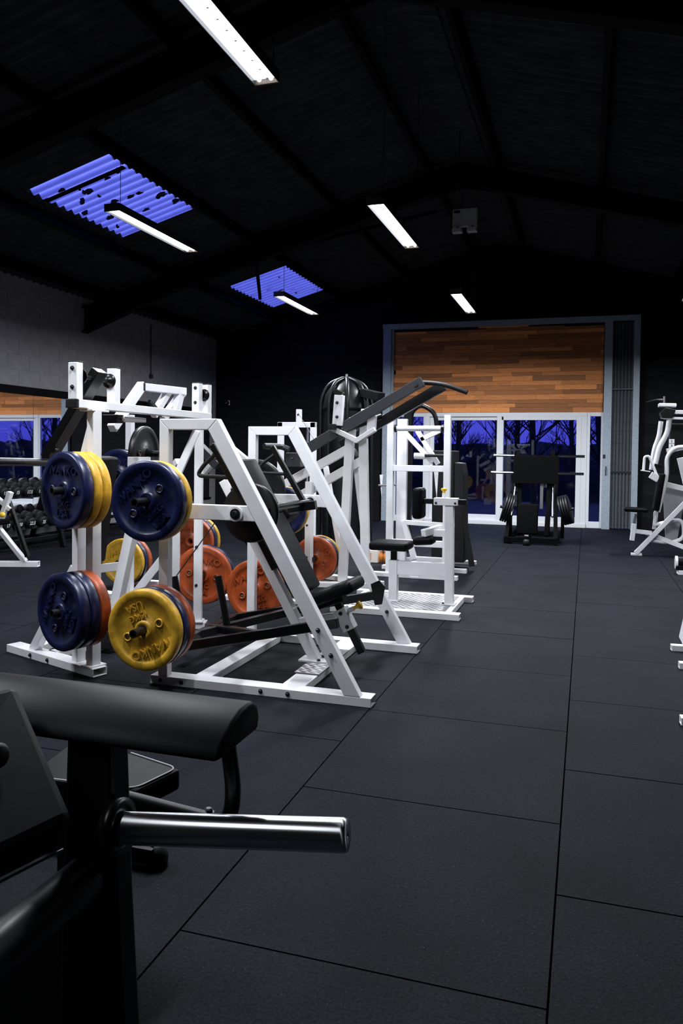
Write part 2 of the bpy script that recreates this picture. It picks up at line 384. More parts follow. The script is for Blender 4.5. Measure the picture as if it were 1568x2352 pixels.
# roof: corrugated sheets on purlins and portal rafters
ceil = tag(link('ceiling', None), 'black corrugated roof on steel rafters', None, None, 'structure')
SK = [(7.27, 9.15), (12.42, 14.36)]; SX0, SX1 = -5.95, -4.92
def sheet(y0, y1, xa, xb, dz=0., n_per=6, thick=None):
    pitch = .146; n = max(6, int((y1-y0)/pitch*n_per)); mb = MB(); vs = []
    for i in range(n+1):
        y = y0+(y1-y0)*i/n; h = .026*math.cos(2*math.pi*y/pitch)
        vs += [(xa, y, zroof(xa)+h+dz), (xb, y, zroof(xb)+h+dz)]
    return mb.add(vs, [(2*i, 2*i+1, 2*i+3, 2*i+2) for i in range(n)], True)
edges = sorted([YF, -1.6, -.1, 1.4, 2.9, 4.4, 5.9, 7.27, 8.21, 9.15, 10.2, 11.3, 12.42, 13.39, 14.36, YB+.2])
for a, b in zip(edges[:-1], edges[1:]):
    sky_ = any(s0-.01 <= a and b <= s1+.01 for s0, s1 in SK)
    part(sheet(a, b, XL-.15, SX0), 'roof_sheet', 'roof_sheet', ceil)
    if not sky_: part(sheet(a, b, SX0, SX1), 'roof_sheet', 'roof_sheet', ceil)
    part(sheet(a, b, SX1, XRIDGE), 'roof_sheet', 'roof_sheet', ceil)
    part(sheet(a, b, XRIDGE, XR+.2), 'roof_sheet', 'roof_sheet', ceil)
    part(MB().add([p for i in range(41) for y in [a+(b-a)*i/40] for h in [.012*math.cos(2*math.pi*y/.146)] for p in
         ((XRIDGE-.3, y, zroof(XRIDGE-.3)-.035+h), (XRIDGE-.06, y, RIDGE-.06+h), (XRIDGE+.06, y, RIDGE-.06+h), (XRIDGE+.3, y, zroof(XRIDGE+.3)-.035+h))],
         [(4*i+k, 4*i+k+1, 4*i+k+5, 4*i+k+4) for i in range(40) for k in range(3)], False), 'ridge_cap', 'roof_sheet', ceil)
for xx in (-7.2, -6.12, -4.72, -3.42, -2.12, -1.18, .12, 1.42, 2.82):
    z = zroof(xx)-.10
    part(MB().beam((xx, YF, z), (xx, YB, z), .06, .14, (.27*(-1 if xx < XRIDGE else 1), 0, 1)), 'purlin', 'black_steelwork', ceil)
for yy in (1.46, 6.03, 10.6):
    for sgn, xe in ((1, XL), (-1, XR)):
        f = lambda x: x if sgn > 0 else 2*XRIDGE-x
        zz = lambda x, d: zroof(x)-d
        xh = XL+1.55
        poly = [(f(XL), zz(XL, .18)), (f(XRIDGE), zz(XRIDGE, .18)), (f(XRIDGE), zz(XRIDGE, .50)), (f(XRIDGE-.9), zz(XRIDGE-.9, .42)), (f(xh), zz(xh, .42)), (f(XL), 3.20)]
        part(MB().prism(poly, yy-.008, yy+.008), 'rafter', 'black_steelwork', ceil)
        top = [(f(XL), zz(XL, .165)), (f(XRIDGE), zz(XRIDGE, .165)), (f(XRIDGE), zz(XRIDGE, .18)), (f(XL), zz(XL, .18))]
        bot = [(f(XL), 3.20), (f(xh), zz(xh, .42)), (f(XRIDGE), zz(XRIDGE, .44)), (f(XRIDGE), zz(XRIDGE, .455)), (f(xh), zz(xh, .435)), (f(XL), 3.185)]
        part(MB().prism(top, yy-.08, yy+.08), 'rafter_flange', 'black_steelwork', ceil)
        part(MB().prism(bot, yy-.08, yy+.08), 'rafter_flange', 'black_steelwork', ceil)
part(MB().beam((-4.72, 10.7, 4.25), (-5.4, 12.45, 3.98), .05, .05), 'wind_brace', 'black_steelwork', ceil)
part(MB().beam((-4.6, 10.7, 4.25), (-2.2, 11.6, 4.95), .05, .05), 'wind_brace', 'black_steelwork', ceil)
# skylights of translucent corrugated sheet, moss caught in the troughs
for k, (y0, y1) in enumerate(SK):
    w = tag(link('window_%d' % (3+k), None), 'blue dusk skylight of corrugated translucent sheet', None, None, 'structure')
    ym = (y0+y1)/2
    for a, b in ((y0, ym), (ym, y1)):
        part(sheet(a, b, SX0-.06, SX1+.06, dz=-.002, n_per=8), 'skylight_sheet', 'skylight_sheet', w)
    if k == 0:
        part(MB().beam((SX0, y0+.30, zroof(SX0)-.035), (SX1, y0+.30, zroof(SX1)-.035), .07, .012), 'lap_strip', 'black_steelwork', w)
    for j in range(22 if k == 0 else 9):
        yy = y0+.08+rnd.randint(0, int((y1-y0-.16)/.146))*.146+rnd.uniform(-.02, .02); xx = rnd.uniform(SX0+.05, SX1-.05); l = rnd.uniform(.025, .085); mb = MB(); n = 13
        vs = [(xx+l*math.cos(2*math.pi*i/n)*rnd.uniform(.35, 1), yy+.028*math.sin(2*math.pi*i/n)*rnd.uniform(.6, 1), 0) for i in range(n)]
        vs = [(p[0], p[1], zroof(p[0])+.026*math.cos(2*math.pi*p[1]/.146)-.008) for p in vs]
        part(mb.add(vs+[(p[0], p[1], p[2]+.004) for p in vs], [tuple(range(n)), tuple(range(2*n-1, n-1, -1))]+[(i, (i+1) % n, n+(i+1) % n, n+i) for i in range(n)]), 'moss_clump', 'moss', w)

# goods-door opening: galvanised frame, timber cladding, white sliding door
fr = tag(link('trim_3', None), 'galvanised goods door frame', None, None, 'structure')
WB((-3.82, YB-.03, 0), (-3.82, YB-.03, 3.84), .09, .16, fr, 'jamb', 'galvanised', (1,0,0))
WB((-3.715, YB-.01, 0), (-3.715, YB-.01, 3.84), .05, .05, fr, 'jamb_strip', 'galvanised', (1,0,0))
WB((.35, YB-.06, 0), (.35, YB-.06, 3.80), .16, .14, fr, 'jamb', 'galvanised', (1,0,0))
WB((.835, YB-.06, 0), (.835, YB-.06, 3.84), .16, .11, fr, 'jamb', 'galvanised', (1,0,0))
part(MB().box((.30, YB+.06, 0), (.95, YB+.09, 3.9)), 'shutter_light_stop', 'joint_black', fr); part(MB().box((-3.97, YB+.09, 2.16), (.95, YB+.12, 3.95)), 'head_light_stop', 'joint_black', fr); part(MB().box((-3.97, YB+.06, 0), (-3.70, YB+.09, 3.9)), 'jamb_light_stop', 'joint_black', fr)  # boards added behind the frame to stop sky light leaking through gaps
WB((-3.9, YB-.06, 3.85), (.89, YB-.06, 3.85), .12, .10, fr, 'head_rail', 'galvanised')
part(MB().box((.285, YB-.15, 1.30), (.325, YB-.14, 1.37)), 'latch_plate', 'dark_steel', fr)
part(MB().tube([(.34, YB-.145, 1.15), (.34, YB-.18, 1.12), (.34, YB-.18, 1.02), (.34, YB-.145, .99)], .008), 'pull_handle', 'dark_steel', fr)
d2 = tag(link('door_2', None), 'folded grey steel concertina shutter', None, None, 'structure')
nf = 12
for i in range(nf):
    xa = .425+(.775-.425)*i/nf; xb = .425+(.775-.425)*(i+1)/nf; ya, yb = (YB-.04, YB-.11) if i % 2 else (YB-.11, YB-.04)
    part(MB().prism([(xa, ya), (xb, yb), (xb, yb+.006), (xa, ya+.006)], .02, 3.78, 'z'), 'shutter_leaf', 'shutter_steel', d2)
for z in (1.05, 2.55):
    part(MB().box((.425, YB-.125, z), (.775, YB-.115, z+.018)), 'lattice_bar', 'dark_steel', d2)

clad = tag(link('wall_cladding', None), 'reclaimed timber plank cladding above the sliding door', None, None, 'structure')
part(MB().box((-3.69, YB+.03, 2.15), (.27, YB+.08, 3.80)), 'backing_board', 'joint_black', clad)
z = 2.152
rows = []
while z < 3.78:
    h = rnd.choice([.072, .082, .092, .098]); rows.append((z, min(h, 3.80-z))); z += h
pm = MB().box((-.5, -.5, -.5), (.5, .5, .5)).mesh('plank'); pm.materials.append(MT['reclaimed_wood'])
for z0, h in rows:
    x = -3.69-rnd.uniform(0, .9)
    while x < .27:
        l = rnd.choice([.55, .75, .95, 1.15, 1.45]); a, b = max(x, -3.69), min(x+l, .27)
        if b-a > .04:
            t = rnd.uniform(.016, .034); o = link('plank', pm, None, clad)
            o.location = ((a+b)/2, YB+.03-t/2, z0+h/2); o.scale = (b-a-.003, t, h-.003); o.rotation_euler = (0, rnd.uniform(-.002, .002), 0)
        x += l

DY = YB+.02      # door plane
d1 = tag(link('door_1', None), 'white framed sliding glass patio door', None, None, 'structure')
def fbar(x0, x1, z0, z1, y0, y1, par, name='frame'): return part(MB().box((x0, y0, z0), (x1, y1, z1)), name, 'white_plastic', par, .005)
fbar(-3.04, .0, 2.075, 2.15, DY-.02, DY+.07, d1, 'head'); fbar(-3.04, .0, 0, .075, DY-.05, DY+.07, d1, 'sill')
fbar(-3.04, -2.955, .075, 2.075, DY-.02, DY+.07, d1, 'jamb'); fbar(-.10, .0, .075, 2.075, DY-.02, DY+.07, d1, 'jamb')
for a, b, yo in ((-2.955, -1.52, .035), (-1.65, -.10, -.01)):
    lf = fbar(a, a+.085 if a < -2 else a+.125, .075, 2.075, DY+yo-.015, DY+yo+.03, d1, 'stile')
    fbar(b-.09, b, .075, 2.075, DY+yo-.015, DY+yo+.03, d1, 'stile')
    fbar(a+.085, b-.09, 2.005, 2.075, DY+yo-.015, DY+yo+.03, d1, 'rail'); fbar(a+.085, b-.09, .075, .185, DY+yo-.015, DY+yo+.03, d1, 'rail')
    part(MB().box((a+.08, DY+yo+.004, .18), (b-.085, DY+yo+.010, 2.01)), 'pane', 'window_glass', d1)
for nme, a, b in (('window_1', -3.69, -3.04), ('window_2', .0, .285)):
    w = tag(link(nme, None), 'narrow white framed side light beside the sliding door', None, None, 'structure')
    fbar(a, a+.055, 0, 2.15, DY-.01, DY+.06, w); fbar(b-.04, b, 0, 2.15, DY-.01, DY+.06, w)
    fbar(a+.055, b-.04, 2.075, 2.15, DY-.01, DY+.06, w); fbar(a+.055, b-.04, 0, .12, DY-.01, DY+.06, w)
    part(MB().box((a+.05, DY+.02, .115), (b-.035, DY+.026, 2.08)), 'pane', 'window_glass', w)

# the yard outside
solid(MB().box((-40, YB+.2, -.3), (40, 70, -.06)), 'yard', 'yard_ground', kind='structure')
def hedge(x0, x1, y, h, label):
    mb = MB(); nx, nz = 60, 8; vs = []
    for j in range(nz+1):
        for i in range(nx+1):
            t = j/nz; an = math.pi*t
            vs.append((x0+(x1-x0)*i/nx, y-.8*math.cos(an)+rnd.uniform(-.1, .1), -.1+max(0, math.sin(an))*(h+rnd.uniform(-.15, .25))))
    return solid(mb.add(vs, [(j*(nx+1)+i, j*(nx+1)+i+1, (j+1)*(nx+1)+i+1, (j+1)*(nx+1)+i) for j in range(nz) for i in range(nx)]), 'hedge', 'hedge', label, 'hedge')
hedge(-20, 16, 25, 1.75, 'dark hedge bank at the back of the yard seen through the glass door')
def bare_tree(x, y, h, lean, label, seed):
    rr = random.Random(seed); t = thing('bare_tree', label, 'tree', (x, y, -.06), 'bare trees outside the glass door')
    tr = MB(); br = MB()
    top = V((x+lean, y, h)); mid = V((x+lean*.4+rr.uniform(-.1, .1), y, h*.5))
    tr.cyl((x, y, -.06), mid, .055+h*.008, 7, .035+h*.004, False); tr.cyl(mid, top, .035+h*.004, 7, .012, False)
    def grow(p, d, l, r, k):
        q = p+d*l; br.cyl(p, q, r, 4, r*.6, False)
        if k == 0: return
        for _ in range(3):
            nd = (d+V((rr.uniform(-.7, .7), rr.uniform(-.6, .6), rr.uniform(-.1, .6)))).normalized()
            grow(p+d*l*rr.uniform(.5, 1), nd, l*rr.uniform(.5, .75), r*.55, k-1)
    for i in range(34):
        f = rr.uniform(.10, .75); p = V((x, y, 0)).lerp(top, f); a = rr.uniform(0, 6.28)
        grow(p, V((math.cos(a)*.7, math.sin(a)*.25, rr.uniform(.4, 1.1))).normalized(), rr.uniform(.4, .8)*(1.15-f*.5), .022*(1.1-f*.6), 3)
    part(tr, 'trunk', 'bark', t); part(br, 'branches', 'bark', t)
tx = [(-7.4, 21.6), (-6.4, 19.2), (-5.9, 22.8), (-4.9, 20.4), (-4.5, 18.2), (-3.7, 21.6), (-3.0, 19.2), (-2.4, 22.8), (-1.7, 20.4), (-1.1, 18.2), (-.3, 21.6), (.4, 19.2), (1.2, 22.8)]
where = ['far left behind the side light', 'thin trunk behind the left side light', 'left part of the left pane', 'second trunk in the left pane', 'middle of the left pane', 'slender trunk right of the left pane centre', 'right part of the left pane', 'behind the door mullion', 'left part of the right pane', 'middle of the right pane', 'right part of the right pane', 'behind the right door stile', 'behind the right side light']
for i, (x, y) in enumerate(tx):
    bare_tree(x, y, rnd.uniform(4.2, 6.0), rnd.uniform(-.5, .5), 'bare dark tree outdoors, '+where[i], 50+i)

# ------------------------------------------------------------------ hanging twin-tube lights
def fixture(x, y, label, gain=1., z=3.55, l=1.52, w=.16):
    t = thing('pendant_strip_light', label, 'light', (x, y+l/2, z), 'hanging fluorescent strip lights')
    h = .07
    b = MB()                                  # open-bottomed steel body
    b.box((x-w/2, y, z+h-.012), (x+w/2, y+l, z+h)).box((x-w/2, y, z), (x-w/2+.006, y+l, z+h)).box((x+w/2-.006, y, z), (x+w/2, y+l, z+h))
    part(b, 'housing', 'charcoal_paint', t, .002)
    for yy in (y-.012, y+l): part(MB().box((x-w/2, yy, z), (x+w/2, yy+.012, z+h)), 'end_cap', 'bronze', t, .002)
    part(MB().box((x-w/2+.008, y+.01, z+.026), (x+w/2-.008, y+l-.01, z+.032)), 'diffuser', 'tube_glow', t)
    for s in (-.038, .038): part(MB().cyl((x+s, y+.02, z+.018), (x+s, y+l-.02, z+.018), .013, 12), 'lamp_tube', 'tube_glow', t)
    lv = MB().box((x+.028, y+.06, z+.001), (x+.030, y+l-.06, z+.004))
    part(lv, 'louvre_spine', 'white_plastic', t)
    nb = 14
    for i in range(nb):
        yy = y+l*(i+.5)/nb; part(MB().box((x+.022, yy-.008, z+.0), (x+.036, yy-.004, z+.004)), 'louvre_clip', 'dark_steel', t)
    for yy in (y+.04, y+l-.04):
        part(MB().cyl((x+w/2-.02, yy, z+h), (x+w/2-.02, yy, zroof(x)-.05), .003, 6), 'hanger_cable', 'dark_steel', t)
    ld = bpy.data.lights.new('tube_light', 'AREA'); ld.shape = 'RECTANGLE'; ld.size = w*.85; ld.size_y = l*.95
    ld.energy = LAMP_W*gain; ld.color = LAMP_COL; ld.spread = R(168)
    lo = bpy.data.objects.new('tube_light', ld); C.objects.link(lo); lo.parent = t; lo.location = (0, 0, -.004)
    return t
fixture(-1.87, 2.86, 'nearest bright strip light, cut off by the top edge')
fixture(-4.22, 6.30, 'strip light hanging under the large blue skylight')
fixture(-1.83, 6.76, 'middle strip light hanging right of centre')
fixture(-4.20, 10.35, 'small distant strip light under the farther blue skylight')
fixture(-1.76, 10.80, 'farthest strip light in front of the timber wall', 1.9)
fixture(1.32, 10.55, 'strip light at the right edge, only its corner in view', 1.2)
fixture(-1.87, -1.19, 'added dim strip light above the camera, out of view, for the sleeve highlight', .30)  # added unseen lamp, puts the highlight on the chrome sleeve
fixture(-4.22, 2.25, 'strip light above the left machines, left of the view')
fixture(1.32, 6.5, 'strip light above the right aisle, right of the view')

el = thing('emergency_light', 'grey twin-spot emergency light box hanging below the dark ridge', 'light', (-1.47, 9.6, 4.2))
part(MB().box((-1.62, 9.6, 4.13), (-1.32, 9.68, 4.34)), 'case', 'pale_shroud', el, .006)
part(MB().box((-1.605, 9.596, 4.29), (-1.53, 9.60, 4.32)), 'label_plate', 'black_paint', el)
part(MB().cyl((-1.61, 9.6, 4.145), (-1.61, 9.592, 4.145), .006, 8), 'indicator_lamp', 'led_green', el)
for xx in (-1.56, -1.38):
    part(MB().box((xx-.06, 9.56, 4.05), (xx+.06, 9.66, 4.105)), 'lamp_head', 'pale_shroud', el, .008)
    part(MB().cyl((xx, 9.62, 4.10), (xx, 9.62, 4.14), .012, 8), 'lamp_stem', 'black_paint', el)
part(MB().cyl((-1.55, 9.64, 4.34), (-1.55, 9.64, 5.3), .004, 6), 'hanger_cable', 'dark_steel', el)

# ------------------------------------------------------------------ weight plates
def plate_mesh(t, m_, r=.225):
    h = t/2; rec = .013; k = r/.225
    pts = [(.027, -h), (.047, -h), (.052, -h+.004), (.056, -h+rec), (.168*k, -h+rec), (.180*k, -h+.003), (.186*k, -h), (.212*k, -h), (.221*k, -h+.004), (r, -h+.012)]
    full = pts + [(a, -b) for a, b in reversed(pts)]
    me = MB().lathe([(a, (b+h)/t) for a, b in full], (0, -h, 0), (0, h, 0), 56, closed=True).mesh('weight_plate')
    me.materials.append(MT[m_]); return me
KIND = {'blue': ('blue_enamel', .066, '20KG'), 'yellow': ('yellow_enamel', .056, '15KG'), 'red': ('red_enamel', .066, '25KG'), 'black': ('black_enamel', .05, None)}
PM = {k: plate_mesh(v[1], v[0]) for k, v in KIND.items()}
TX = {}
for k, v in KIND.items():
    if v[2]:
        TX[k] = [text_mesh('IVANKO', .070, .006), text_mesh(v[2], .052, .006), text_mesh('USA', .062, .006)]
        for t_ in TX[k]: t_.materials.append(MT[v[0]])
ringm = MB().lathe([(.016, 0), (.026, 0), (.026, 1), (.016, 1)], (0, 0, 0), (0, -.010, 0), 18, closed=True).mesh('grip_ring')
plugm = MB().lathe([(0, 1), (.0165, 1), (.0165, 0)], (0, 0, 0), (0, -.004, 0), 16).mesh('grip_plug')
plugm.materials.append(MT['brass_plug'])
RG = {}
for k, v in KIND.items(): RG[k] = ringm.copy(); RG[k].materials.append(MT[v[0]])
def plate(c, head, spin, col, label, group, detail=True):
    """weight plate centred at c; head = heading of its face (0 faces -y), spin = turn of its lettering"""
    o = link('weight_plate', PM[col]); o.location = c
    o.rotation_mode = 'QUATERNION'; o.rotation_quaternion = Matrix.Rotation(head, 3, 'Z').to_quaternion() @ Matrix.Rotation(-R(spin), 3, 'Y').to_quaternion()
    tag(o, label, 'weight plate', group)
    y = -KIND[col][1]/2+.013-.003
    if detail and KIND[col][2]:
        for me, zz in zip(TX[col], (.112, -.080, -.136)):
            q = link('lettering', me, None, o); q.location = (0, y, zz); q.rotation_euler = (R(90), 0, 0)
    if detail:
        for sx_ in (-.108, .108):
            q = link('grip_ring', RG[col], None, o); q.location = (sx_, y+.002, .0)
            p_ = link('grip_plug', plugm, None, q); p_.location = (0, -.0005, 0)
    return o
def stack(p, n, cols, spins, labels, group, gap=.003, detail=None):
    """plates threaded outward from p along n (horizontal)"""
    n = V(n).normalized(); head = math.atan2(n.x, -n.y); d = 0; p = V(p)
    if n.y > 0: head = math.atan2(-n.x, n.y)          # far pegs: the face turned to the machine is the one in view
    for i, (c, s, l) in enumerate(zip(cols, spins, labels)):
        t = KIND[c][1]; plate(p+n*(d+t/2), head, s, c, l, group, detail[i] if detail else True); d += t+gap
    return d
def peg(a, b, parent, r=.0235, m_='dark_steel', name='weight_peg'):
    a, b = V(a), V(b)
    o = part(MB().lathe([(.0, .0), (r, .0), (r, 1), (r*.72, 1), (r*.72, 1-.03/(b-a).length)], a, b, 20, smooth=False), name, m_, parent); return o
def tread(x0, x1, y0, y1, z, parent, sx_=.062, m_='tread_metal'):
    """checker plate with raised lozenges"""
    o = part(MB().box((x0, y0, z-.004), (x1, y1, z)), 'tread_plate', m_, parent)
    mb = MB(); j = 0; y = y0+.02
    while y < y1-.015:
        x = x0+.02+(sx_/2 if j % 2 else 0); s = 1 if j % 2 else -1
        while x < x1-.02:
            a = V((x-.024, y-.011*s, z)); b = V((x+.024, y+.011*s, z)); w = V((.0, .007, 0)); u = V((0, 0, .004))
            mb.add([a, (a+b)/2-w, b, (a+b)/2+w, (a+b)/2+u], [(0, 1, 4), (1, 2, 4), (2, 3, 4), (3, 0, 4)]); x += sx_
        y += .036; j += 1
    t = part(mb, 'tread_lozenges', 'white_plastic', o); t['kind'] = 'stuff'; return o

# ------------------------------------------------------------------ A-frame lever machine (front centre)
B = thing('lever_machine', 'white A-frame lever machine with black back pad and tilted seat, front centre', 'machine', (-1.72, 4.59, 0))
sl = lambda z: -1.965-.5735*(z-1.527)                # outer edge of the sloping leg
si = lambda z: -2.022-.5735*(z-1.465)
for y0, y1, ry in ((3.95, 4.003, 4.0), (5.177, 5.23, 5.18)):
    part(MB().prism([(-2.33, .05), (-2.27, .05), (-2.27, 1.465), (-2.33, 1.527)], y0, y1), 'upright', 'white_paint', B, .004)
    part(MB().prism([(-2.33, 1.527), (-2.2701, 1.465), (-2.022, 1.465), (-1.965, 1.527)], y0, y1), 'top_bar', 'white_paint', B, .004)
    part(MB().prism([(-1.965, 1.527), (-2.022, 1.465), (si(.05), .05), (sl(.05), .05)], y0, y1), 'sloping_leg', 'white_paint', B, .004)
    part(MB().prism([(-2.27, 1.045), (si(1.045), 1.045), (si(.96), .96), (-2.27, .96)], y0+.002, y1-.002), 'mid_bar', 'white_paint', B, .004)
    WB((-2.38, ry, .025), (-1.06, ry, .025), .10, .05, B, 'base_rail', open_end=True, bev=.003)
    f = 3.949 if y0 < 4.5 else 5.176
    for z in (.39, .26): bolt(((sl(z)+si(z))/2, f, z), B)
    bx = -1.845; part(MB().lathe([(0, 1), (.014, 1), (.018, .6), (.03, .6), (.03, 0)], (bx, f, 1.0), (bx, f-.03, 1.0), 20, smooth=False), 'pivot_cap', 'dark_steel', B)
    part(MB().lathe([(.03, 0), (.042, 0), (.042, 1), (.03, 1)], (bx, f, 1.0), (bx, f-.012, 1.0), 24, closed=True, smooth=False), 'pivot_boss', 'white_paint', B)
    if y0 < 4.5:
        for xx in (-2.315, -2.18, -1.69, -1.53): bolt((xx, 3.949, .026), B)
WB((-2.09, 4.05, .026), (-2.09, 5.13, .026), .10, .048, B, 'cross_member'); WB((-1.533, 4.05, .026), (-1.533, 5.13, .026), .135, .048, B, 'cross_member')
tread(-1.61, -1.455, 4.26, 4.50, .058, B, .055); tread(-1.61, -1.455, 4.68, 4.86, .058, B, .055)
yc = 4.57; sd = V((-.4975, 0, .8675)); sn = V((.8675, 0, .4975)); s0 = V((-1.58, yc, .05))
WB(s0, s0+sd*1.28, .07, .06, B, 'back_support', upv=sn)
part(MB().box((-1.68, yc-.06, .05), (-1.50, yc+.06, .062)), 'foot_plate', 'white_paint', B, .002); bolt((-1.55, yc-.045, .062), B, (0,0,1)); bolt((-1.55, yc+.045, .062), B, (0,0,1))
WB(s0+sd*.62+sn*.06, s0+sd*1.2+sn*.06, .12, .06, B, 'pad_bracket', 'black_paint', upv=sn)
pad(s0+sd*.40+sn*.155, s0+sd*1.33+sn*.155, .30, .10, B, 'back_pad', sn)
part(MB().cyl((bx, 4.003, 1.0), (bx, 5.177, 1.0), .022, 16), 'axle', 'black_paint', B)
for yy in (4.235,): part(MB().lathe([(0, 0), (.15, 0), (.16, .12), (.175, .12), (.178, .5), (.175, .88), (.16, .88), (.15, 1), (0, 1)], (bx-.04, yy-.02, .985), (bx-.04, yy+.02, .985), 48), 'cam_wheel', 'black_paint', B)
for yy, s in ((4.13, 1), (5.04, -1)):
    WB((bx, yy, 1.0), (-2.085, yy, 1.385), .035, .035, B, 'handle_arm', 'black_paint', upv=(1,0,0))
    part(MB().tube([(-2.055, yy, 1.335), (-2.15, yy+.02*s, 1.264), (-2.195, yy+.02*s, 1.20), (-1.96, yy, 1.193)], .0125, bend=.04), 'grip_handle', 'black_rubber', B)
    WB((bx-.10, yy+.04*s, .96), (bx+.10, yy+.04*s, .99), .05, .06, B, 'pivot_block', 'black_paint')
# seat on its sliding post
sp0, sp1 = V((-1.45, yc, .43)), V((-1.285, yc, .125)); sdir = (sp1-sp0).normalized(); snn = V((-sdir.z, 0, sdir.x))*-1
WB(sp0, sp1, .045, .045, B, 'seat_post', 'black_paint', upv=(0,1,0))
WB(sp0+sdir*.05, sp0+sdir*.19, .075, .085, B, 'post_sleeve', upv=(0,1,0))
for t_ in (.075, .165): bolt(sp0+sdir*t_+V((0, -.043, 0)), B)
WB(sp0+sdir*.115, (-1.70, yc, .265), .06, .085, B, 'seat_arm')
pad((-1.655, yc, .408), (-1.315, yc, .553), .30, .075, B, 'seat_pad', m_='black_vinyl', bev=.03)
WB((-1.60, yc, .375), (-1.40, yc, .455), .10, .03, B, 'seat_bracket', 'black_paint')
kd = V((.86, 0, .5)); k0 = sp0+sdir*.085+kd*.03
part(MB().cyl(k0, k0+kd*.05, .014, 12), 'plunger_barrel', 'white_paint', B)
part(MB().lathe([(.011, 0), (.011, .3), (.018, .45), (.026, .7), (.026, .9), (.012, 1), (0, 1)], k0+kd*.05, k0+kd*.105, 16), 'plunger_knob', 'yellow_knob', B, label='yellow plunger knob')
# black weight lever under the seat
for yy in (4.12, 5.05):
    WB((-1.30, yy, .40), (-2.46, yy, .142), .045, .055, B, 'lever_bar', 'black_paint')
    if yy > 5: part(MB().prism([(-1.36, .47), (-1.30, .50), (-1.26, .46), (-1.28, .34), (-1.33, .33)], yy-.03, yy-.02), 'lever_bracket', 'black_paint', B, .003)
WB((-1.78, 4.14, .29), (-2.42, 4.75, .155), .05, .05, B, 'lever_brace', 'black_paint'); WB((-1.78, 5.03, .29), (-2.42, 4.45, .155), .05, .05, B, 'lever_brace', 'black_paint')
WB((-2.36, 4.12, .165), (-2.36, 5.05, .165), .05, .05, B, 'lever_cross', 'black_paint')
for p in ((-2.215, 4.62), (-2.47, 4.50)):
    z = .20; part(MB().box((p[0]-.06, p[1]-.05, z), (p[0]+.06, p[1]+.05, z+.012)), 'horn_flange', 'black_paint', B, .002)
    part(MB().cyl((p[0], p[1], z), (p[0]-.07, p[1], z+.33), .024, 16), 'weight_horn', 'black_paint', B)
gB = 'weight plates on the A-frame machine'
peg((-2.30, 3.95, 1.065), (-2.30, 3.645, 1.065), B); peg((-2.30, 3.95, .36), (-2.30, 3.64, .36), B)
peg((-2.30, 5.23, 1.065), (-2.30, 5.50, 1.065), B); peg((-2.30, 5.23, .36), (-2.30, 5.52, .36), B)
stack((-2.30, 3.885, 1.065), (0,-1,0), ['yellow', 'blue'], [20, 41], ['yellow plate behind the large blue plate on the A-frame upper peg', 'large blue 20KG plate, front of the A-frame machine upper peg'], gB, detail=[False, True])
stack((-2.30, 3.93, .36), (0,-1,0), ['red', 'blue', 'yellow'], [0, 0, 205], ['red plate at the back of the A-frame lower peg stack', 'blue plate between yellow and red on the A-frame lower peg', 'yellow 15KG plate with upside-down lettering, front of the A-frame lower peg'], gB, detail=[False, False, True])
stack((-2.30, 5.24, 1.065), (0,1,0), ['black'], [0], ['black plate on the far upper peg of the A-frame machine'], gB)
stack((-2.30, 5.24, .33), (0,1,0), ['red', 'blue', 'yellow'], [24, 0, 0], ['red plate on the far lower peg of the A-frame machine, behind its white upright', 'blue plate behind the red one on the A-frame far lower peg', 'yellow plate last on the A-frame far lower peg'], gB, detail=[True, False, False])

# ------------------------------------------------------------------ pulldown machine (front left)
A = thing('pulldown_machine', 'white plate-loaded pulldown machine with splayed feet and top crossbar, front left', 'machine', (-3.0, 4.67, 0))
rl = V((.940, -.340, 0)); rn = V((-.340, -.940, 0))
for s in (1, -1):
    q = lambda x, y, z: V((x, 4.665+(y-4.665)*s, z))
    WB(q(-3.628, 4.301, .025), q(-2.738, 3.981, .025), .10, .05, A, 'foot_rail', open_end=True, bev=.003)
    upx = V((rl.x, rl.y*s, 0))
    WB(q(-2.80, 4.005, .05), q(-2.80, 4.005, 1.585), .062, .062, A, 'upright', upv=upx)
    part(MB().beam(q(-2.80, 4.005, .05), q(-2.80, 4.005, .06), .12, .09, upx), 'base_plate', 'white_paint', A, .002)
    WB(q(-2.955, 4.075, .05), q(-2.955, 4.075, 1.16), .06, .06, A, 'rear_post', upv=upx)
    WB(q(-2.955, 4.075, 1.14), q(-2.81, 4.02, 1.50), .055, .055, A, 'top_brace', upv=upx)
    WB(q(-3.40, 4.225, .04), q(-2.98, 4.085, .62), .055, .06, A, 'foot_brace', upv=upx)
    part(MB().beam(q(-2.82, 3.95, 1.58), q(-2.82, 4.12, 1.58), .09, .012), 'top_plate', 'white_paint', A, .002)
for p in (V((-3.36, 4.204, .026)), V((-3.18, 4.14, .026))): bolt(p+rn*.0505, A, rn)
WB((-2.845, 3.87, 1.613), (-2.80, 5.46, 1.613), .075, .05, A, 'crossbar', bev=.004)
WB((-2.846, 3.845, 1.613), (-2.845, 3.8695, 1.613), .078, .053, A, 'end_cap', 'black_rubber')
for xx, yy in ((-2.855, 3.90), (-2.835, 4.255), (-2.81, 5.31), (-2.80, 5.44)):
    WB((xx, yy, 1.638), (xx, yy, 1.855), .06, .06, A, 'bearing_post'); WB((xx, yy, 1.855), (xx, yy, 1.861), .062, .062, A, 'post_cap', 'black_rubber', bev=.002)
for yy, s in ((3.90, -1), (5.31, -1)):
    for z in (1.71, 1.82): bolt((-2.855 if yy < 4 else -2.81, yy-.031, z), A)
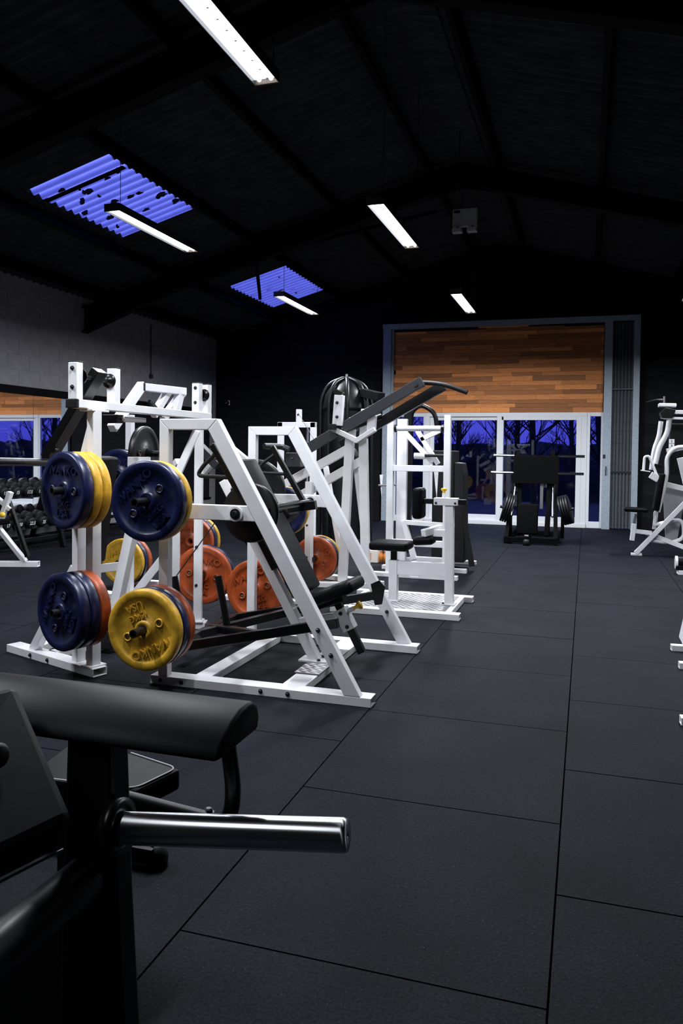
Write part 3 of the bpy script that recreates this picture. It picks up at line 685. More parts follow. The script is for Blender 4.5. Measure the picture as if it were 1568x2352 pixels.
def flange(p, n, par):
    n = V(n); part(MB().lathe([(0, 1), (.018, 1), (.024, .6), (.030, .35), (.044, .3), (.046, 0)], p, V(p)+n*.035, 20), 'bearing_flange', 'black_paint', par)
for x0, ya, yb in ((-2.845, 3.93, 4.225), (-2.805, 5.34, 5.41)):
    part(MB().cyl((x0, ya, 1.775), (x0, yb, 1.775), .013, 12), 'axle', 'dark_steel', A)
    flange((x0, ya, 1.775), (0,1,0), A); flange((x0, yb, 1.775), (0,-1,0), A)
for yy in (4.08,):
    WB((-2.815, yy, 1.825), (-3.18, yy, 1.295), .055, .10, A, 'lever_arm', 'black_paint', upv=(0,1,0))
    part(MB().cyl((-3.14, yy-.03, 1.265), (-3.14, yy-.55, 1.275), .024, 20), 'loading_sleeve', 'dark_steel', A)
    part(MB().cyl((-3.10, yy-.06, 1.34), (-3.10, yy-.03, 1.34), .017, 12), 'stop_pin', 'black_paint', A)
# ladder-like pull frame above the crossbar
lx = -3.05
LA, LB = V((lx, 4.60, 1.50)), V((lx-.0, 4.86, 1.80))
WB((lx, 4.56, 1.49), (lx, 4.93, 1.815), .06, .055, A, 'guide_rail', upv=(1,0,0)); WB((lx, 4.93, 1.80), (lx+.10, 5.36, 1.80), .06, .055, A, 'guide_rail', bev=.005)
WB((lx, 4.905, 1.80), (lx, 4.9299, 1.80), .062, .058, A, 'end_cap', 'black_rubber')
WB((lx+.05, 5.22, 1.80), (lx+.02, 5.05, 1.60), .05, .05, A, 'guide_strut', upv=(1,0,0)); WB((lx+.07, 5.40, 1.80), (lx+.04, 5.15, 1.58), .05, .05, A, 'guide_strut', upv=(1,0,0)); WB((lx+.09, 5.32, 1.80), (lx+.08, 5.26, 1.62), .07, .05, A, 'guide_strut', upv=(1,0,0))
WB((lx+.03, 4.98, 1.70), (lx+.03, 5.16, 1.60), .03, .03, A, 'shock_strut', 'black_paint')
part(MB().box((-2.98, 4.42, 1.535), (-2.86, 4.68, 1.565)), 'top_bracket', 'white_paint', A, .004); part(MB().box((-2.99, 4.36, 1.52), (-2.88, 4.44, 1.575)), 'bracket_block', 'black_paint', A, .004)
# seat column and back pad in the middle
WB((-3.22, 4.80, .03), (-2.985, 4.80, 1.02), .075, .07, A, 'seat_column', upv=(1,0,0)); pad((-3.33, 4.70, .55), (-3.22, 4.70, 1.30), .28, .10, A, 'back_pad', (1,0,0))
WB((-3.29, 4.80, .50), (-3.10, 4.80, .53), .05, .06, A, 'pad_bracket'); part(MB().box((-3.02, 4.70, 1.16), (-2.92, 4.84, 1.30)), 'stop_block', 'white_paint', A, .004)
WB((-3.45, 4.30, .026), (-3.45, 5.03, .026), .08, .048, A, 'cross_member'); WB((-3.25, 4.20, .026), (-3.05, 5.13, .026), .08, .048, A, 'cross_member')
part(MB().box((-3.10, 4.42, .03), (-2.96, 4.56, .15)), 'rubber_stop', 'black_rubber', A, .006); bolt((-3.06, 4.419, .12), A)
part(MB().cyl((-2.83, 5.02, .42), (-2.47, 5.02, .89), .004, 6), 'steel_cable', 'dark_steel', A)
gA = 'weight plates on the pulldown machine'
pu = V((-2.80, 4.005, 0))+rn*.031
for z in (1.109, .407): peg(pu+V((0, 0, z)), pu+rn*.25+V((0, 0, z)), A)
stack(pu+rn*.002+V((0, 0, 1.109)), rn, ['yellow', 'yellow', 'blue'], [0, 0, -2], ['yellow plate nearest the upright on the pulldown upper peg', 'yellow plate in the middle of the pulldown upper peg', 'blue 20KG plate with upright lettering, front of the pulldown upper peg'], gA, detail=[False, False, True])
stack(pu+rn*.002+V((0, 0, .407)), rn, ['red', 'blue', 'blue'], [0, 0, 66], ['red plate innermost on the pulldown lower peg', 'blue plate in the middle of the pulldown lower peg', 'blue plate with sideways lettering, front of the pulldown lower peg'], gA, detail=[False, False, True])
pf = V((-2.80, 5.325, 0)); fn = V((-.17, .985, 0))
peg(pf+V((0, .03, .385)), pf+fn*.30+V((0, 0, .385)), A)
stack(pf+fn*.10+V((0, 0, .385)), fn, ['red', 'blue'], [-8, 0], ['red plate on the pulldown far lower peg, left of the A-frame lever', 'blue plate behind the red one on the pulldown far lower peg'], gA, detail=[True, False])
for z in (.62, .33): bolt((-2.80, 5.294, z), A)

# ------------------------------------------------------------------ second lever machine behind (middle left)
E_ = thing('plate_loaded_press', 'white plate-loaded press half hidden behind the pulldown machine', 'machine', (-3.75, 6.4, 0))
WB((-3.88, 6.08, .05), (-3.88, 6.08, 1.66), .06, .06, E_, 'upright'); WB((-3.1, 7.0, .05), (-3.1, 7.0, 1.30), .06, .06, E_, 'upright')
WB((-4.5, 6.25, .025), (-3.6, 6.0, .025), .10, .05, E_, 'foot_rail'); WB((-3.9, 7.1, .025), (-2.95, 6.95, .025), .10, .05, E_, 'foot_rail')
WB((-4.27, 6.80, .05), (-4.27, 6.80, .75), .06, .06, E_, 'rear_post'); WB((-4.27, 6.80, .74), (-3.6, 6.45, 1.25), .06, .06, E_, 'diagonal')
WB((-4.4, 6.85, .025), (-3.3, 6.85, .025), .08, .05, E_, 'cross_member')
WB((-3.24, 6.2, 1.13), (-2.98, 6.2, 1.42), .055, .075, E_, 'diagonal', upv=(0,1,0)); WB((-3.06, 6.3, 1.42), (-2.55, 6.3, 1.05), .055, .06, E_, 'diagonal', upv=(0,1,0))
WB((-2.62, 6.30, 1.10), (-2.55, 6.30, .82), .05, .08, E_, 'strut', upv=(0,1,0))
WB((-3.17, 6.0, 1.40), (-2.97, 6.0, 1.22), .07, .085, E_, 'lever_arm', 'charcoal_paint', upv=(0,1,0)); part(MB().pipe((-2.985, 5.95, 1.31), (-2.985, 6.05, 1.31), .026, .018), 'pivot_tube', 'steel', E_)
WB((-3.05, 6.5, .05), (-2.72, 6.5, .55), .06, .07, E_, 'brace', upv=(0,1,0)); WB((-2.40, 6.5, .05), (-2.74, 6.5, .56), .06, .07, E_, 'brace', upv=(0,1,0))
WB((-3.25, 6.45, .02), (-2.2, 6.45, .02), .10, .04, E_, 'foot_rail')
WB((-3.46, 5.98, 1.25), (-3.46, 5.98, 1.44), .07, .09, E_, 'lever_socket'); WB((-3.60, 5.97, 1.30), (-3.46, 5.97, 1.30), .05, .07, E_, 'lever_lug')
pad((-2.75, 6.2, .55), (-2.38, 6.2, .86), .25, .12, E_, 'back_pad', (-.6,0,.8))
gE = 'weight plates on the half hidden press'
peg((-3.88, 6.05, 1.13), (-3.88, 5.74, 1.13), E_); peg((-4.27, 6.77, .265), (-4.27, 6.48, .265), E_); peg((-3.55, 6.95, .52), (-3.55, 6.65, .52), E_)
WB((-3.55, 6.95, .05), (-3.55, 6.95, .60), .05, .05, E_, 'rear_post')
stack((-3.88, 6.0, 1.13), (0,-1,0), ['black', 'blue'], [0, -8], ['black plate behind the blue one on the half hidden press upper peg', 'dark blue plate in shadow on the half hidden press upper peg'], gE)
stack((-4.27, 6.75, .265), (0,-1,0), ['red', 'blue', 'yellow'], [0, 0, 30], ['red plate at the back of the low stack left of centre', 'blue plate between yellow and red in the low stack left of centre', 'yellow plate at the front of the low stack left of centre'], gE, detail=[False, False, True])
stack((-3.52, 6.72, .50), (0,-1,0), ['yellow', 'blue', 'red'], [0, 0, 0], ['yellow plate at the back of the small stack behind the A-frame', 'blue plate in the small stack behind the A-frame', 'red plate at the front of the small stack behind the A-frame'], gE, detail=[False, False, True])
plate((-3.44, 5.60, 1.32), R(93), 0, 'black', 'black rubber plate seen edge-on below the pulldown crossbar', gE)
part(MB().cyl((-3.58, 5.60, 1.32), (-3.30, 5.60, 1.32), .024, 14), 'lever_sleeve', 'black_paint', E_); WB((-3.56, 5.60, 1.32), (-3.50, 6.0, 1.34), .05, .06, E_, 'lever_arm', 'black_paint')
plate((-2.86, 6.45, 1.02), R(10), 0, 'black', 'black plate behind the A-frame handle on the half hidden press', gE)

# ------------------------------------------------------------------ overhead lever machine (middle)
K = thing('overhead_lever_machine', 'white machine with long black overhead lever arms rising to the right', 'machine', (-2.35, 7.5, 0))
WB((-2.326, 7.5, .05), (-2.262, 7.5, 1.52), .085, .075, K, 'upright', upv=(0,1,0)); WB((-2.079, 7.5, .03), (-2.125, 7.5, 1.49), .085, .065, K, 'upright', upv=(0,1,0))
WB((-2.23, 7.62, 1.2), (-2.11, 7.62, .30), .05, .05, K, 'inner_brace', upv=(0,1,0)); WB((-2.60, 7.75, 1.2), (-2.38, 7.75, .05), .05, .05, K, 'inner_brace', upv=(0,1,0))
WB((-2.63, 7.34, .05), (-2.66, 7.42, 1.05), .085, .065, K, 'front_post', upv=(1,0,0))
for z in (.62, .30): bolt((-2.64, 7.30, z), K)
WB((-2.98, 7.5, 1.0), (-2.28, 7.5, 1.385), .07, .085, K, 'main_beam', upv=(0,0,1)); WB((-2.84, 7.56, .88), (-2.13, 7.56, 1.28), .07, .085, K, 'main_beam')
WB((-2.9, 7.30, .025), (-2.0, 7.52, .025), .10, .05, K, 'foot_rail'); WB((-2.75, 7.95, .025), (-1.95, 7.62, .025), .10, .05, K, 'foot_rail')
part(MB().prism([(-2.425, 1.615), (-2.165, 1.495), (-1.99, 1.60), (-1.975, 1.56), (-2.165, 1.44), (-2.43, 1.565)], 7.38, 7.46), 'yoke', 'white_paint', K, .004)
WB((-2.435, 7.34, 1.60), (-2.365, 7.34, 1.60), .08, .055, K, 'end_cap', 'black_rubber')
WB((-2.365, 7.40, 1.615), (-2.345, 7.40, 1.915), .075, .09, K, 'bearing_post', upv=(1,0,0)); WB((-2.365, 7.40, 1.915), (-2.345, 7.40, 1.96), .07, .085, K, 'post_top', 'black_paint', upv=(1,0,0))
for z in (1.70, 1.84): bolt((-2.36, 7.36, z), K, s=1.3)
WB((-2.17, 7.62, 1.45), (-2.15, 7.62, 1.79), .05, .06, K, 'bearing_post', upv=(1,0,0)); WB((-2.05, 7.52, 1.56), (-2.04, 7.52, 1.72), .06, .085, K, 'bearing_post', upv=(1,0,0)); WB((-2.26, 7.55, 1.50), (-2.25, 7.55, 1.70), .05, .07, K, 'bearing_post', upv=(1,0,0))
WB((-2.80, 7.46, 1.325), (-1.525, 7.46, 2.045), .065, .10, K, 'lever_arm', 'charcoal_paint', bev=.005); WB((-2.45, 7.80, 1.42), (-1.38, 7.80, 2.03), .065, .10, K, 'lever_arm', 'black_paint', bev=.005)
part(MB().cyl((-1.585, 7.42, 2.012), (-1.585, 7.40, 2.012), .022, 16), 'lever_bolt', 'dark_steel', K)
part(MB().cyl((-2.18, 7.50, 1.70), (-2.18, 7.76, 1.70), .03, 16), 'axle', 'black_paint', K); part(MB().cyl((-2.35, 7.44, 1.56), (-2.0, 7.7, 1.72), .035, 14), 'axle_sleeve', 'black_paint', K)
part(MB().tube([(-1.56, 7.55, 2.04), (-1.45, 7.55, 2.035), (-1.30, 7.52, 2.01), (-1.10, 7.5, 1.935)], .024, bend=.08), 'pull_handle', 'black_rubber', K)
part(MB().tube([(-2.80, 7.20, 1.37), (-2.88, 7.2, 1.40), (-2.98, 7.0, 1.40)], .030, bend=.05), 'loading_sleeve', 'dark_steel', K)
part(MB().box((-2.88, 7.30, 1.20), (-2.72, 7.42, 1.34)), 'sleeve_block', 'charcoal_paint', K, .006); bolt((-2.80, 7.299, 1.28), K)
pad((-2.62, 7.9, 1.16), (-2.32, 7.9, 1.35), .22, .12, K, 'chest_pad')
gK = 'weight plates on the overhead lever machine'
peg((-2.66, 7.35, .80), (-2.66, 6.52, .80), K); peg((-2.60, 7.36, .27), (-2.60, 7.75, .27), K); peg((-2.90, 7.3, .26), (-2.90, 6.95, .26), K)
WB((-2.90, 7.3, .05), (-2.90, 7.3, .40), .06, .06, K, 'peg_post')
stack((-2.66, 6.80, .80), (0,-1,0), ['yellow', 'blue'], [0, -28], ['yellow plate behind the blue one, right of the A-frame pad', 'blue plate at mid height seen right of the A-frame back pad'], gK, detail=[False, True])
stack((-2.60, 7.42, .27), (0,1,0), ['red', 'blue', 'yellow'], [-20, 0, 0], ['large red plate low down behind the overhead lever machine front post', 'blue plate behind the large red plate of the overhead lever machine', 'yellow plate last behind the red and blue of the overhead lever machine'], gK, detail=[True, False, False])
stack((-2.90, 7.26, .26), (0,-1,0), ['red', 'blue', 'yellow'], [0, 0, 0], ['red plate edge just right of the A-frame back pad', 'blue plate edge just right of the A-frame back pad', 'yellow plate edge just right of the A-frame back pad'], gK, detail=[False, False, False])

# ------------------------------------------------------------------ bench with checker-plate platform (right of centre)
D = thing('platform_bench', 'white seated curl bench on a checker plate platform with yellow knob', 'machine', (-1.35, 6.7, 0))
WB((-2.05, 6.31, .025), (-.955, 6.31, .025), .10, .05, D, 'base_rail', open_end=True, bev=.003); WB((-2.05, 7.12, .025), (-.96, 7.12, .025), .10, .05, D, 'base_rail', open_end=True, bev=.003)
WB((-1.06, 6.36, .025), (-1.06, 7.07, .025), .05, .05, D, 'side_rail'); WB((-1.95, 6.36, .025), (-1.95, 7.07, .025), .05, .05, D, 'side_rail')
tread(-1.93, -1.085, 6.36, 7.07, .052, D)
WB((-1.60, 6.68, .055), (-1.60, 6.68, .41), .075, .075, D, 'seat_leg'); WB((-1.60, 6.68, .40), (-1.60, 6.68, .50), .05, .05, D, 'seat_post', 'black_paint')
WB((-1.105, 6.68, .055), (-1.115, 6.68, .92), .07, .075, D, 'arm_post', upv=(1,0,0)); WB((-1.565, 6.68, .345), (-1.145, 6.68, .345), .06, .12, D, 'link_beam')
for xx in (-1.60, -1.105):
    part(MB().box((xx-.065, 6.61, .052), (xx+.055, 6.75, .062)), 'foot_plate', 'white_paint', D, .002); bolt((xx-.045, 6.625, .062), D, (0,0,1))
pad((-1.80, 6.70, .535), (-1.455, 6.70, .535), .30, .075, D, 'seat_pad', bev=.028)
part(MB().box((-1.245, 6.63, .905), (-1.04, 6.73, .968)), 'slide_block', 'white_paint', D, .004)
for xx in (-1.225, -1.06): bolt((xx, 6.629, .925), D, s=.8)
part(MB().cyl((-1.165, 6.68, .968), (-1.165, 6.68, 1.01), .016, 12), 'plunger_barrel', 'white_paint', D)
part(MB().lathe([(.012, 0), (.014, .3), (.026, .6), (.026, .9), (.012, 1), (0, 1)], (-1.165, 6.68, 1.01), (-1.165, 6.68, 1.052), 16), 'plunger_knob', 'yellow_knob', D, label='yellow plunger knob')
WB((-1.37, 6.68, .935), (-.97, 6.68, .935), .035, .045, D, 'slide_rod', 'black_paint'); pad((-1.385, 6.70, .78), (-1.385, 6.70, 1.05), .20, .09, D, 'chest_pad', (1,0,0), bev=.03)
WB((-1.145, 6.70, .66), (-1.30, 6.70, .66), .05, .06, D, 'roller_arm'); WB((-1.33, 6.62, .66), (-1.20, 6.78, .70), .06, .06, D, 'roller_bracket')
pad((-1.42, 6.68, .585), (-1.24, 6.68, .60), .18, .07, D, 'thigh_pad', bev=.028)

# ------------------------------------------------------------------ rear cable machine with grey shroud
G = thing('cable_row_machine', 'tall white gate-framed cable machine with grey weight shroud behind the platform bench', 'machine', (-1.75, 8.6, 0))
WB((-2.04, 8.3, .04), (-2.04, 8.3, 1.745), .07, .07, G, 'gate_post'); WB((-1.417, 8.3, .04), (-1.417, 8.3, 1.76), .07, .07, G, 'gate_post')
WB((-2.005, 8.3, 1.186), (-1.452, 8.3, 1.186), .06, .066, G, 'gate_rail'); WB((-2.005, 8.3, .375), (-1.452, 8.3, .375), .06, .07, G, 'gate_rail')
part(MB().cyl((-1.975, 8.3, 1.617), (-1.49, 8.3, 1.617), .03, 20), 'roller', 'white_paint', G)
for xx in (-1.985, -1.47): part(MB().cyl((xx-.012, 8.3, 1.617), (xx+.012, 8.3, 1.617), .042, 16), 'roller_bearing', 'black_paint', G)
WB((-2.02, 8.78, .04), (-2.02, 8.78, 1.74), .115, .07, G, 'mast'); WB((-2.25, 8.29, .022), (-1.285, 8.29, .022), .09, .044, G, 'base_rail', open_end=True); WB((-2.25, 8.83, .022), (-1.27, 8.83, .022), .09, .044, G, 'base_rail', open_end=True); WB((-2.2, 9.56, .022), (-1.26, 9.56, .022), .09, .044, G, 'base_rail', open_end=True)
part(MB().box((-1.80, 8.24, -.0), (-1.70, 8.30, .02)), 'foot_tab', 'white_paint', G, .002)
WB((-1.98, 8.55, 1.62), (-1.62, 8.55, 1.25), .05, .06, G, 'swing_arm', upv=(0,1,0)); WB((-1.55, 8.55, 1.60), (-1.76, 8.55, 1.50), .05, .05, G, 'swing_arm', upv=(0,1,0)); WB((-1.80, 8.55, 1.60), (-1.56, 8.55, 1.23), .05, .05, G, 'swing_arm', upv=(0,1,0))
part(MB().cyl((-1.82, 8.5, 1.32), (-1.70, 8.5, 1.32), .035, 16), 'pivot_sleeve', 'white_paint', G); part(MB().cyl((-1.70, 8.5, 1.325), (-1.42, 8.5, 1.325), .016, 12), 'push_rod', 'black_rubber', G)
part(MB().box((-1.71, 9.0, .09), (-1.46, 9.4, 1.385)), 'weight_shroud', 'grey_shroud', G, .012); part(MB().prism([(-1.46, .09), (-1.33, .09), (-1.345, 1.12), (-1.37, 1.24), (-1.46, 1.25)], 9.02, 9.36), 'shroud_side', 'grey_shroud', G, .01)
WB((-1.42, 9.05, 1.0), (-1.24, 9.05, .05), .06, .05, G, 'rear_strut', 'grey_shroud', upv=(0,1,0))
WB((-1.98, 8.72, .58), (-1.85, 8.72, .14), .06, .07, G, 'seat_frame', upv=(0,1,0)); WB((-1.95, 8.72, .56), (-1.40, 8.72, .54), .07, .05, G, 'seat_frame'); WB((-1.90, 8.72, .15), (-1.40, 8.72, .15), .06, .05, G, 'seat_frame')
part(MB().cyl((-2.25, 8.6, .98), (-2.04, 8.6, .99), .012, 10), 'side_peg', 'steel', G); part(MB().prism([(-2.24, 1.1), (-2.20, 1.1), (-2.215, .85)], 8.6, 8.62), 'side_hook', 'white_paint', G, .002)
part(MB().prism([(-1.60, 1.16), (-1.55, 1.16), (-1.565, .86)], 8.5, 8.53), 'swing_blade', 'white_paint', G, .002)
part(MB().tube([(-2.1, 9.6, 1.5), (-2.1, 9.6, 1.87), (-1.98, 9.6, 1.96), (-1.80, 9.6, 1.86), (-1.76, 9.6, 1.55)], .028, bend=.14, seg=6), 'top_hoop', 'black_paint', G); WB((-2.14, 9.62, .1), (-2.14, 9.62, 1.92), .10, .10, G, 'rear_mast', 'black_paint')

# ------------------------------------------------------------------ distant frames behind the middle machines
H = thing('pulley_frame', 'distant slim white pulley frame behind the A-frame machine', 'machine', (-3.58, 9.5, 0))
for xx in (-3.81, -3.36): WB((xx, 9.5, 0), (xx, 9.5, 1.735), .07, .07, H, 'post')
WB((-3.845, 9.5, 1.70), (-3.325, 9.5, 1.70), .07, .07, H, 'head_bar'); WB((-3.56, 9.5, 1.735), (-3.56, 9.5, 1.90), .06, .07, H, 'pulley_post'); bolt((-3.56, 9.464, 1.83), H)
part(MB().cyl((-3.56, 9.47, 1.85), (-2.9, 8.2, 1.50), .004, 6), 'cable', 'dark_steel', H); part(MB().cyl((-3.44, 9.5, .3), (-3.44, 9.5, 1.66), .014, 10), 'guide_rod', 'chrome', H)
part(MB().box((-3.70, 9.42, .1), (-3.46, 9.56, .8)), 'weight_stack', 'black_paint', H, .006); WB((-3.9, 9.5, .02), (-3.27, 9.5, .02), .30, .04, H, 'foot')

Q = thing('multi_station', 'glossy black multi station with domed top in front of the dark corner', 'machine', (-3.4, 11, 0))
part(MB().lathe([(0, 0), (.06, .0), (.10, .015), (.22, .09), (.31, .22), (.35, .42), (.35, .46), (.33, .46), (0, .40)], (-3.385, 11, 2.42), (-3.385, 11, 1.42), 28), 'dome', 'black_enamel', Q)
for an in range(0, 360, 45):
    c, s_ = math.cos(R(an+20)), math.sin(R(an+20)); part(MB().tube([(-3.385+.05*c, 11+.05*s_, 2.44), (-3.385+.26*c, 11+.26*s_, 2.36), (-3.385+.37*c, 11+.37*s_, 2.14), (-3.385+.38*c, 11+.38*s_, .05)], .028, bend=.14), 'rib', 'black_enamel', Q)
part(MB().cyl((-3.385, 11, 2.40), (-3.385, 11, 2.50), .022, 10), 'top_stud', 'steel', Q); part(MB().lathe([(.33, 0), (.33, 1)], (-3.385, 11, .1), (-3.385, 11, 2.0), 28), 'shroud', 'black_enamel', Q)
WB((-3.1, 10.9, 2.22), (-2.75, 10.6, 2.13), .12, .12, Q, 'pulley_arm', 'black_enamel')

# ------------------------------------------------------------------ leg press in front of the glass door
P_ = thing('leg_press', 'black leg press with chrome weight pegs in front of the sliding door', 'machine', (-.76, 12.7, 0))
part(MB().prism([(-1.11, .90), (-.40, .90), (-.40, 1.335), (-1.08, 1.345)], 12.48, 12.52), 'foot_plate', 'matte_black', P_, .006)
for xx in (-1.03, -.50): WB((xx, 12.56, .92), (xx, 12.62, 1.42), .06, .05, P_, 'plate_stay', 'matte_black')
for z, l, r_ in ((1.332, -1.395, -.025), (1.064, -1.43, -.035)):
    part(MB().cyl((-1.08, 12.50, z), (l, 12.50, z), .021, 14), 'weight_peg', 'chrome', P_); part(MB().cyl((-.42, 12.50, z), (r_, 12.50, z), .021, 14), 'weight_peg', 'chrome', P_)
for xx in (-1.05, -.49): part(MB().cyl((xx-.02*(1 if xx < -.7 else -1), 12.1, .42), (xx, 12.7, 1.05), .018, 12), 'guide_rod', 'chrome', P_)
for xx in (-1.14, -.42): WB((xx, 12.0, .06), (xx, 13.4, .06), .07, .10, P_, 'base_rail', 'matte_black'); WB((xx, 12.05, .08), (xx+.04*(1 if xx < -.7 else -1), 12.9, .90), .06, .07, P_, 'side_strut', 'matte_black')
WB((-1.17, 12.05, .06), (-.39, 12.05, .06), .08, .08, P_, 'cross_member', 'matte_black'); WB((-1.15, 13.3, .05), (-.40, 13.3, .05), .08, .08, P_, 'cross_member', 'matte_black')
pad((-.83, 12.15, .28), (-.83, 12.55, .50), .26, .10, P_, 'seat_pad', m_='matte_black'); pad((-.83, 12.05, .15), (-.83, 12.12, .60), .30, .12, P_, 'back_pad', (0,1,0), 'matte_black')
WB((-.83, 11.95, .03), (-.83, 12.5, .10), .07, .07, P_, 'centre_beam', 'matte_black'); part(MB().lathe([(0, 0), (.05, 0), (.05, .7), (.035, 1), (0, 1)], (-.83, 11.88, .0), (-.83, 11.88, .09), 14), 'front_foot', 'black_rubber', P_)
part(MB().cyl((-.86, 11.93, .14), (-.80, 11.93, .14), .02, 10), 'front_pin', 'chrome', P_); WB((-.98, 12.35, .10), (-1.0, 12.6, .92), .07, .09, P_, 'inner_strut', 'matte_black'); WB((-.56, 12.35, .10), (-.54, 12.6, .92), .07, .09, P_, 'inner_strut', 'matte_black'); WB((-.66, 12.6, .5), (-.66, 12.62, .92), .05, .04, P_, 'scale_bar', 'steel')
WB((-.92, 12.30, .56), (-.77, 12.30, .56), .03, .03, P_, 'release_handle', 'steel')
for sg, xx in ((-1, -1.20), (1, -.24)):
    for k in range(4):
        cx = xx+sg*(.035*k-.04); n_ = V((sg*.95, -.1, .28)).normalized(); c = V((cx-sg*.06, 12.35, .50+.010*k)); mb = MB().lathe([(.03, 0), (.06, .0), (.10, .2), (.19, .2), (.215, 0), (.225, .15), (.225, .85), (.215, 1), (.03, 1)], c-n_*.015, c+n_*.015, 32)
        solid(mb, 'iron_plate', 'black_enamel', 'black iron plate on the '+('left' if sg < 0 else 'right')+' side of the leg press, number '+['one', 'two', 'three', 'four'][k]+' from the inside', 'weight plate', 'black plates stored on the leg press')
    part(MB().cyl((xx-sg*.13, 12.36, .48), (xx+sg*.07, 12.34, .54), .022, 12), 'storage_peg', 'dark_steel', P_); WB((xx-sg*.09, 12.36, .08), (xx-sg*.09, 12.36, .52), .05, .05, P_, 'storage_post', 'matte_black')

# ------------------------------------------------------------------ row machine at the right edge
N = thing('seated_row_machine', 'white seated row machine with black seat at the right edge', 'machine', (.95, 11.3, 0))
yn = 11.3
pad((.50, yn, .625), (.80, yn, .615), .28, .055, N, 'seat_pad', bev=.02); WB((.655, yn, .56), (.625, yn, .40), .035, .05, N, 'seat_post', 'steel', upv=(0,1,0))
WB((.635, yn, .43), (.610, yn, .20), .06, .07, N, 'post_sleeve', upv=(0,1,0)); WB((.63, yn, .33), (.86, yn, .31), .05, .055, N, 'seat_tube')
for k in range(6): part(MB().cyl((.652-.005*k, yn-.019, .545-.023*k), (.652-.005*k, yn-.021, .545-.023*k), .006, 8), 'adjust_hole', 'black_paint', N)
WB((.66, yn-.02, .03), (1.32, yn-.02, .80), .06, .06, N, 'main_leg', upv=(0,1,0)); WB((.60, yn, .015), (.74, yn, .015), .08, .03, N, 'foot'); WB((.80, yn+.1, .30), (1.6, yn-.1, .02), .06, .06, N, 'cross_leg', upv=(0,1,0))
pad((.90, yn, .62), (.97, yn, 1.12), .24, .08, N, 'chest_pad', (1,0,0)); WB((.895, yn, .60), (.885, yn, .42), .035, .035, N, 'pad_post')
part(MB().tube([(.88, yn, 1.22), (.93, yn, 1.48), (1.03, yn, 1.66), (1.05, yn, 1.86)], .035, bend=.15), 'arm_tube', 'white_paint', N); part(MB().tube([(.86, yn+.3, 1.16), (.89, yn+.3, 1.45), (.95, yn+.3, 1.62), (.97, yn+.3, 1.83)], .032, bend=.15), 'arm_tube', 'white_paint', N)
part(MB().tube([(.93, yn-.02, .60), (1.03, yn-.02, 1.05), (1.02, yn-.02, 1.34), (1.12, yn-.02, 1.47), (1.5, yn-.02, 1.49)], .028, bend=.16), 'front_hoop', 'white_paint', N); WB((1.02, yn, 1.42), (1.5, yn, 1.53), .05, .06, N, 'top_arm')
part(MB().prism([(.93, 1.93), (.95, 1.86), (1.08, 1.86), (1.12, 1.97), (.99, 2.0)], yn-.08, yn+.2), 'pivot_block', 'black_paint', N, .01); WB((.91, yn+.05, 2.035), (1.13, yn+.05, 2.03), .16, .05, N, 'pivot_cover', bev=.012); WB((1.04, yn, 1.94), (1.5, yn, 1.93), .10, .05, N, 'top_arm'); WB((.98, yn, 1.86), (1.5, yn, 1.845), .10, .03, N, 'top_arm')
part(MB().tube([(.75, yn, 2.07), (.88, yn, 2.11), (.99, yn, 2.10)], .012, bend=.05), 'top_lever', 'black_paint', N); part(MB().cyl((.98, yn, 2.05), (.98, yn, 2.15), .016, 10), 'top_pin', 'steel', N)
part(MB().tube([(.92, yn-.05, 1.05), (.80, yn-.05, 1.35), (.745, yn-.05, 1.34), (.735, yn-.05, 1.16)], .018, bend=.03), 'hand_grip', 'white_paint', N); WB((.70, yn-.05, 1.155), (.82, yn-.05, 1.14), .06, .012, N, 'grip_plate')
WB((.82, yn-.06, 1.10), (.92, yn-.06, 1.04), .09, .09, N, 'grip_hub', upv=(0,1,0)); part(MB().cyl((.93, yn-.08, 1.03), (.97, yn-.08, .985), .03, 14), 'hub_tube', 'white_paint', N); WB((.87, yn, 1.23), (.97, yn, 1.21), .08, .04, N, 'arm_clamp', 'black_paint')
part(MB().box((1.09, yn+.3, 1.10), (1.5, yn+.5, 1.80)), 'weight_stack', 'black_paint', N, .01)
for k in range(3):
    lb = part(MB().box((1.075, yn+.29, 1.53-.062*k), (1.145, yn+.297, 1.585-.062*k)), 'stack_label', 'label_white', N)
    tm = text_mesh(['2', '3', '3'][k], .045, .0008); tm.materials.append(MT['black_paint']); tq = link('lettering', tm, None, lb); tq.location = (0, -.0045, 0); tq.rotation_euler = (R(90), 0, 0)
part(MB().prism([(1.16, 1.32), (1.32, 1.36), (1.32, .95), (1.25, .96)], yn+.1, yn+.12), 'weight_guard', 'white_paint', N, .004); WB((.98, yn+.1, .98), (1.5, yn+.1, .86), .06, .07, N, 'mid_rail'); part(MB().prism([(1.0, .95), (1.3, .88), (1.2, .2), (1.05, .2)], yn+.2, yn+.22), 'rear_panel', 'pale_shroud', N, .004)
WB((.96, yn+.15, .95), (.90, yn+.15, .35), .05, .05, N, 'rear_leg', upv=(0,1,0)); part(MB().tube([(.9, yn+.05, .42), (1.25, yn+.05, .52), (1.27, yn+.05, .25), (1.1, yn+.05, .18), (.86, yn+.05, .20)], .026, bend=.12), 'base_hoop', 'white_paint', N)

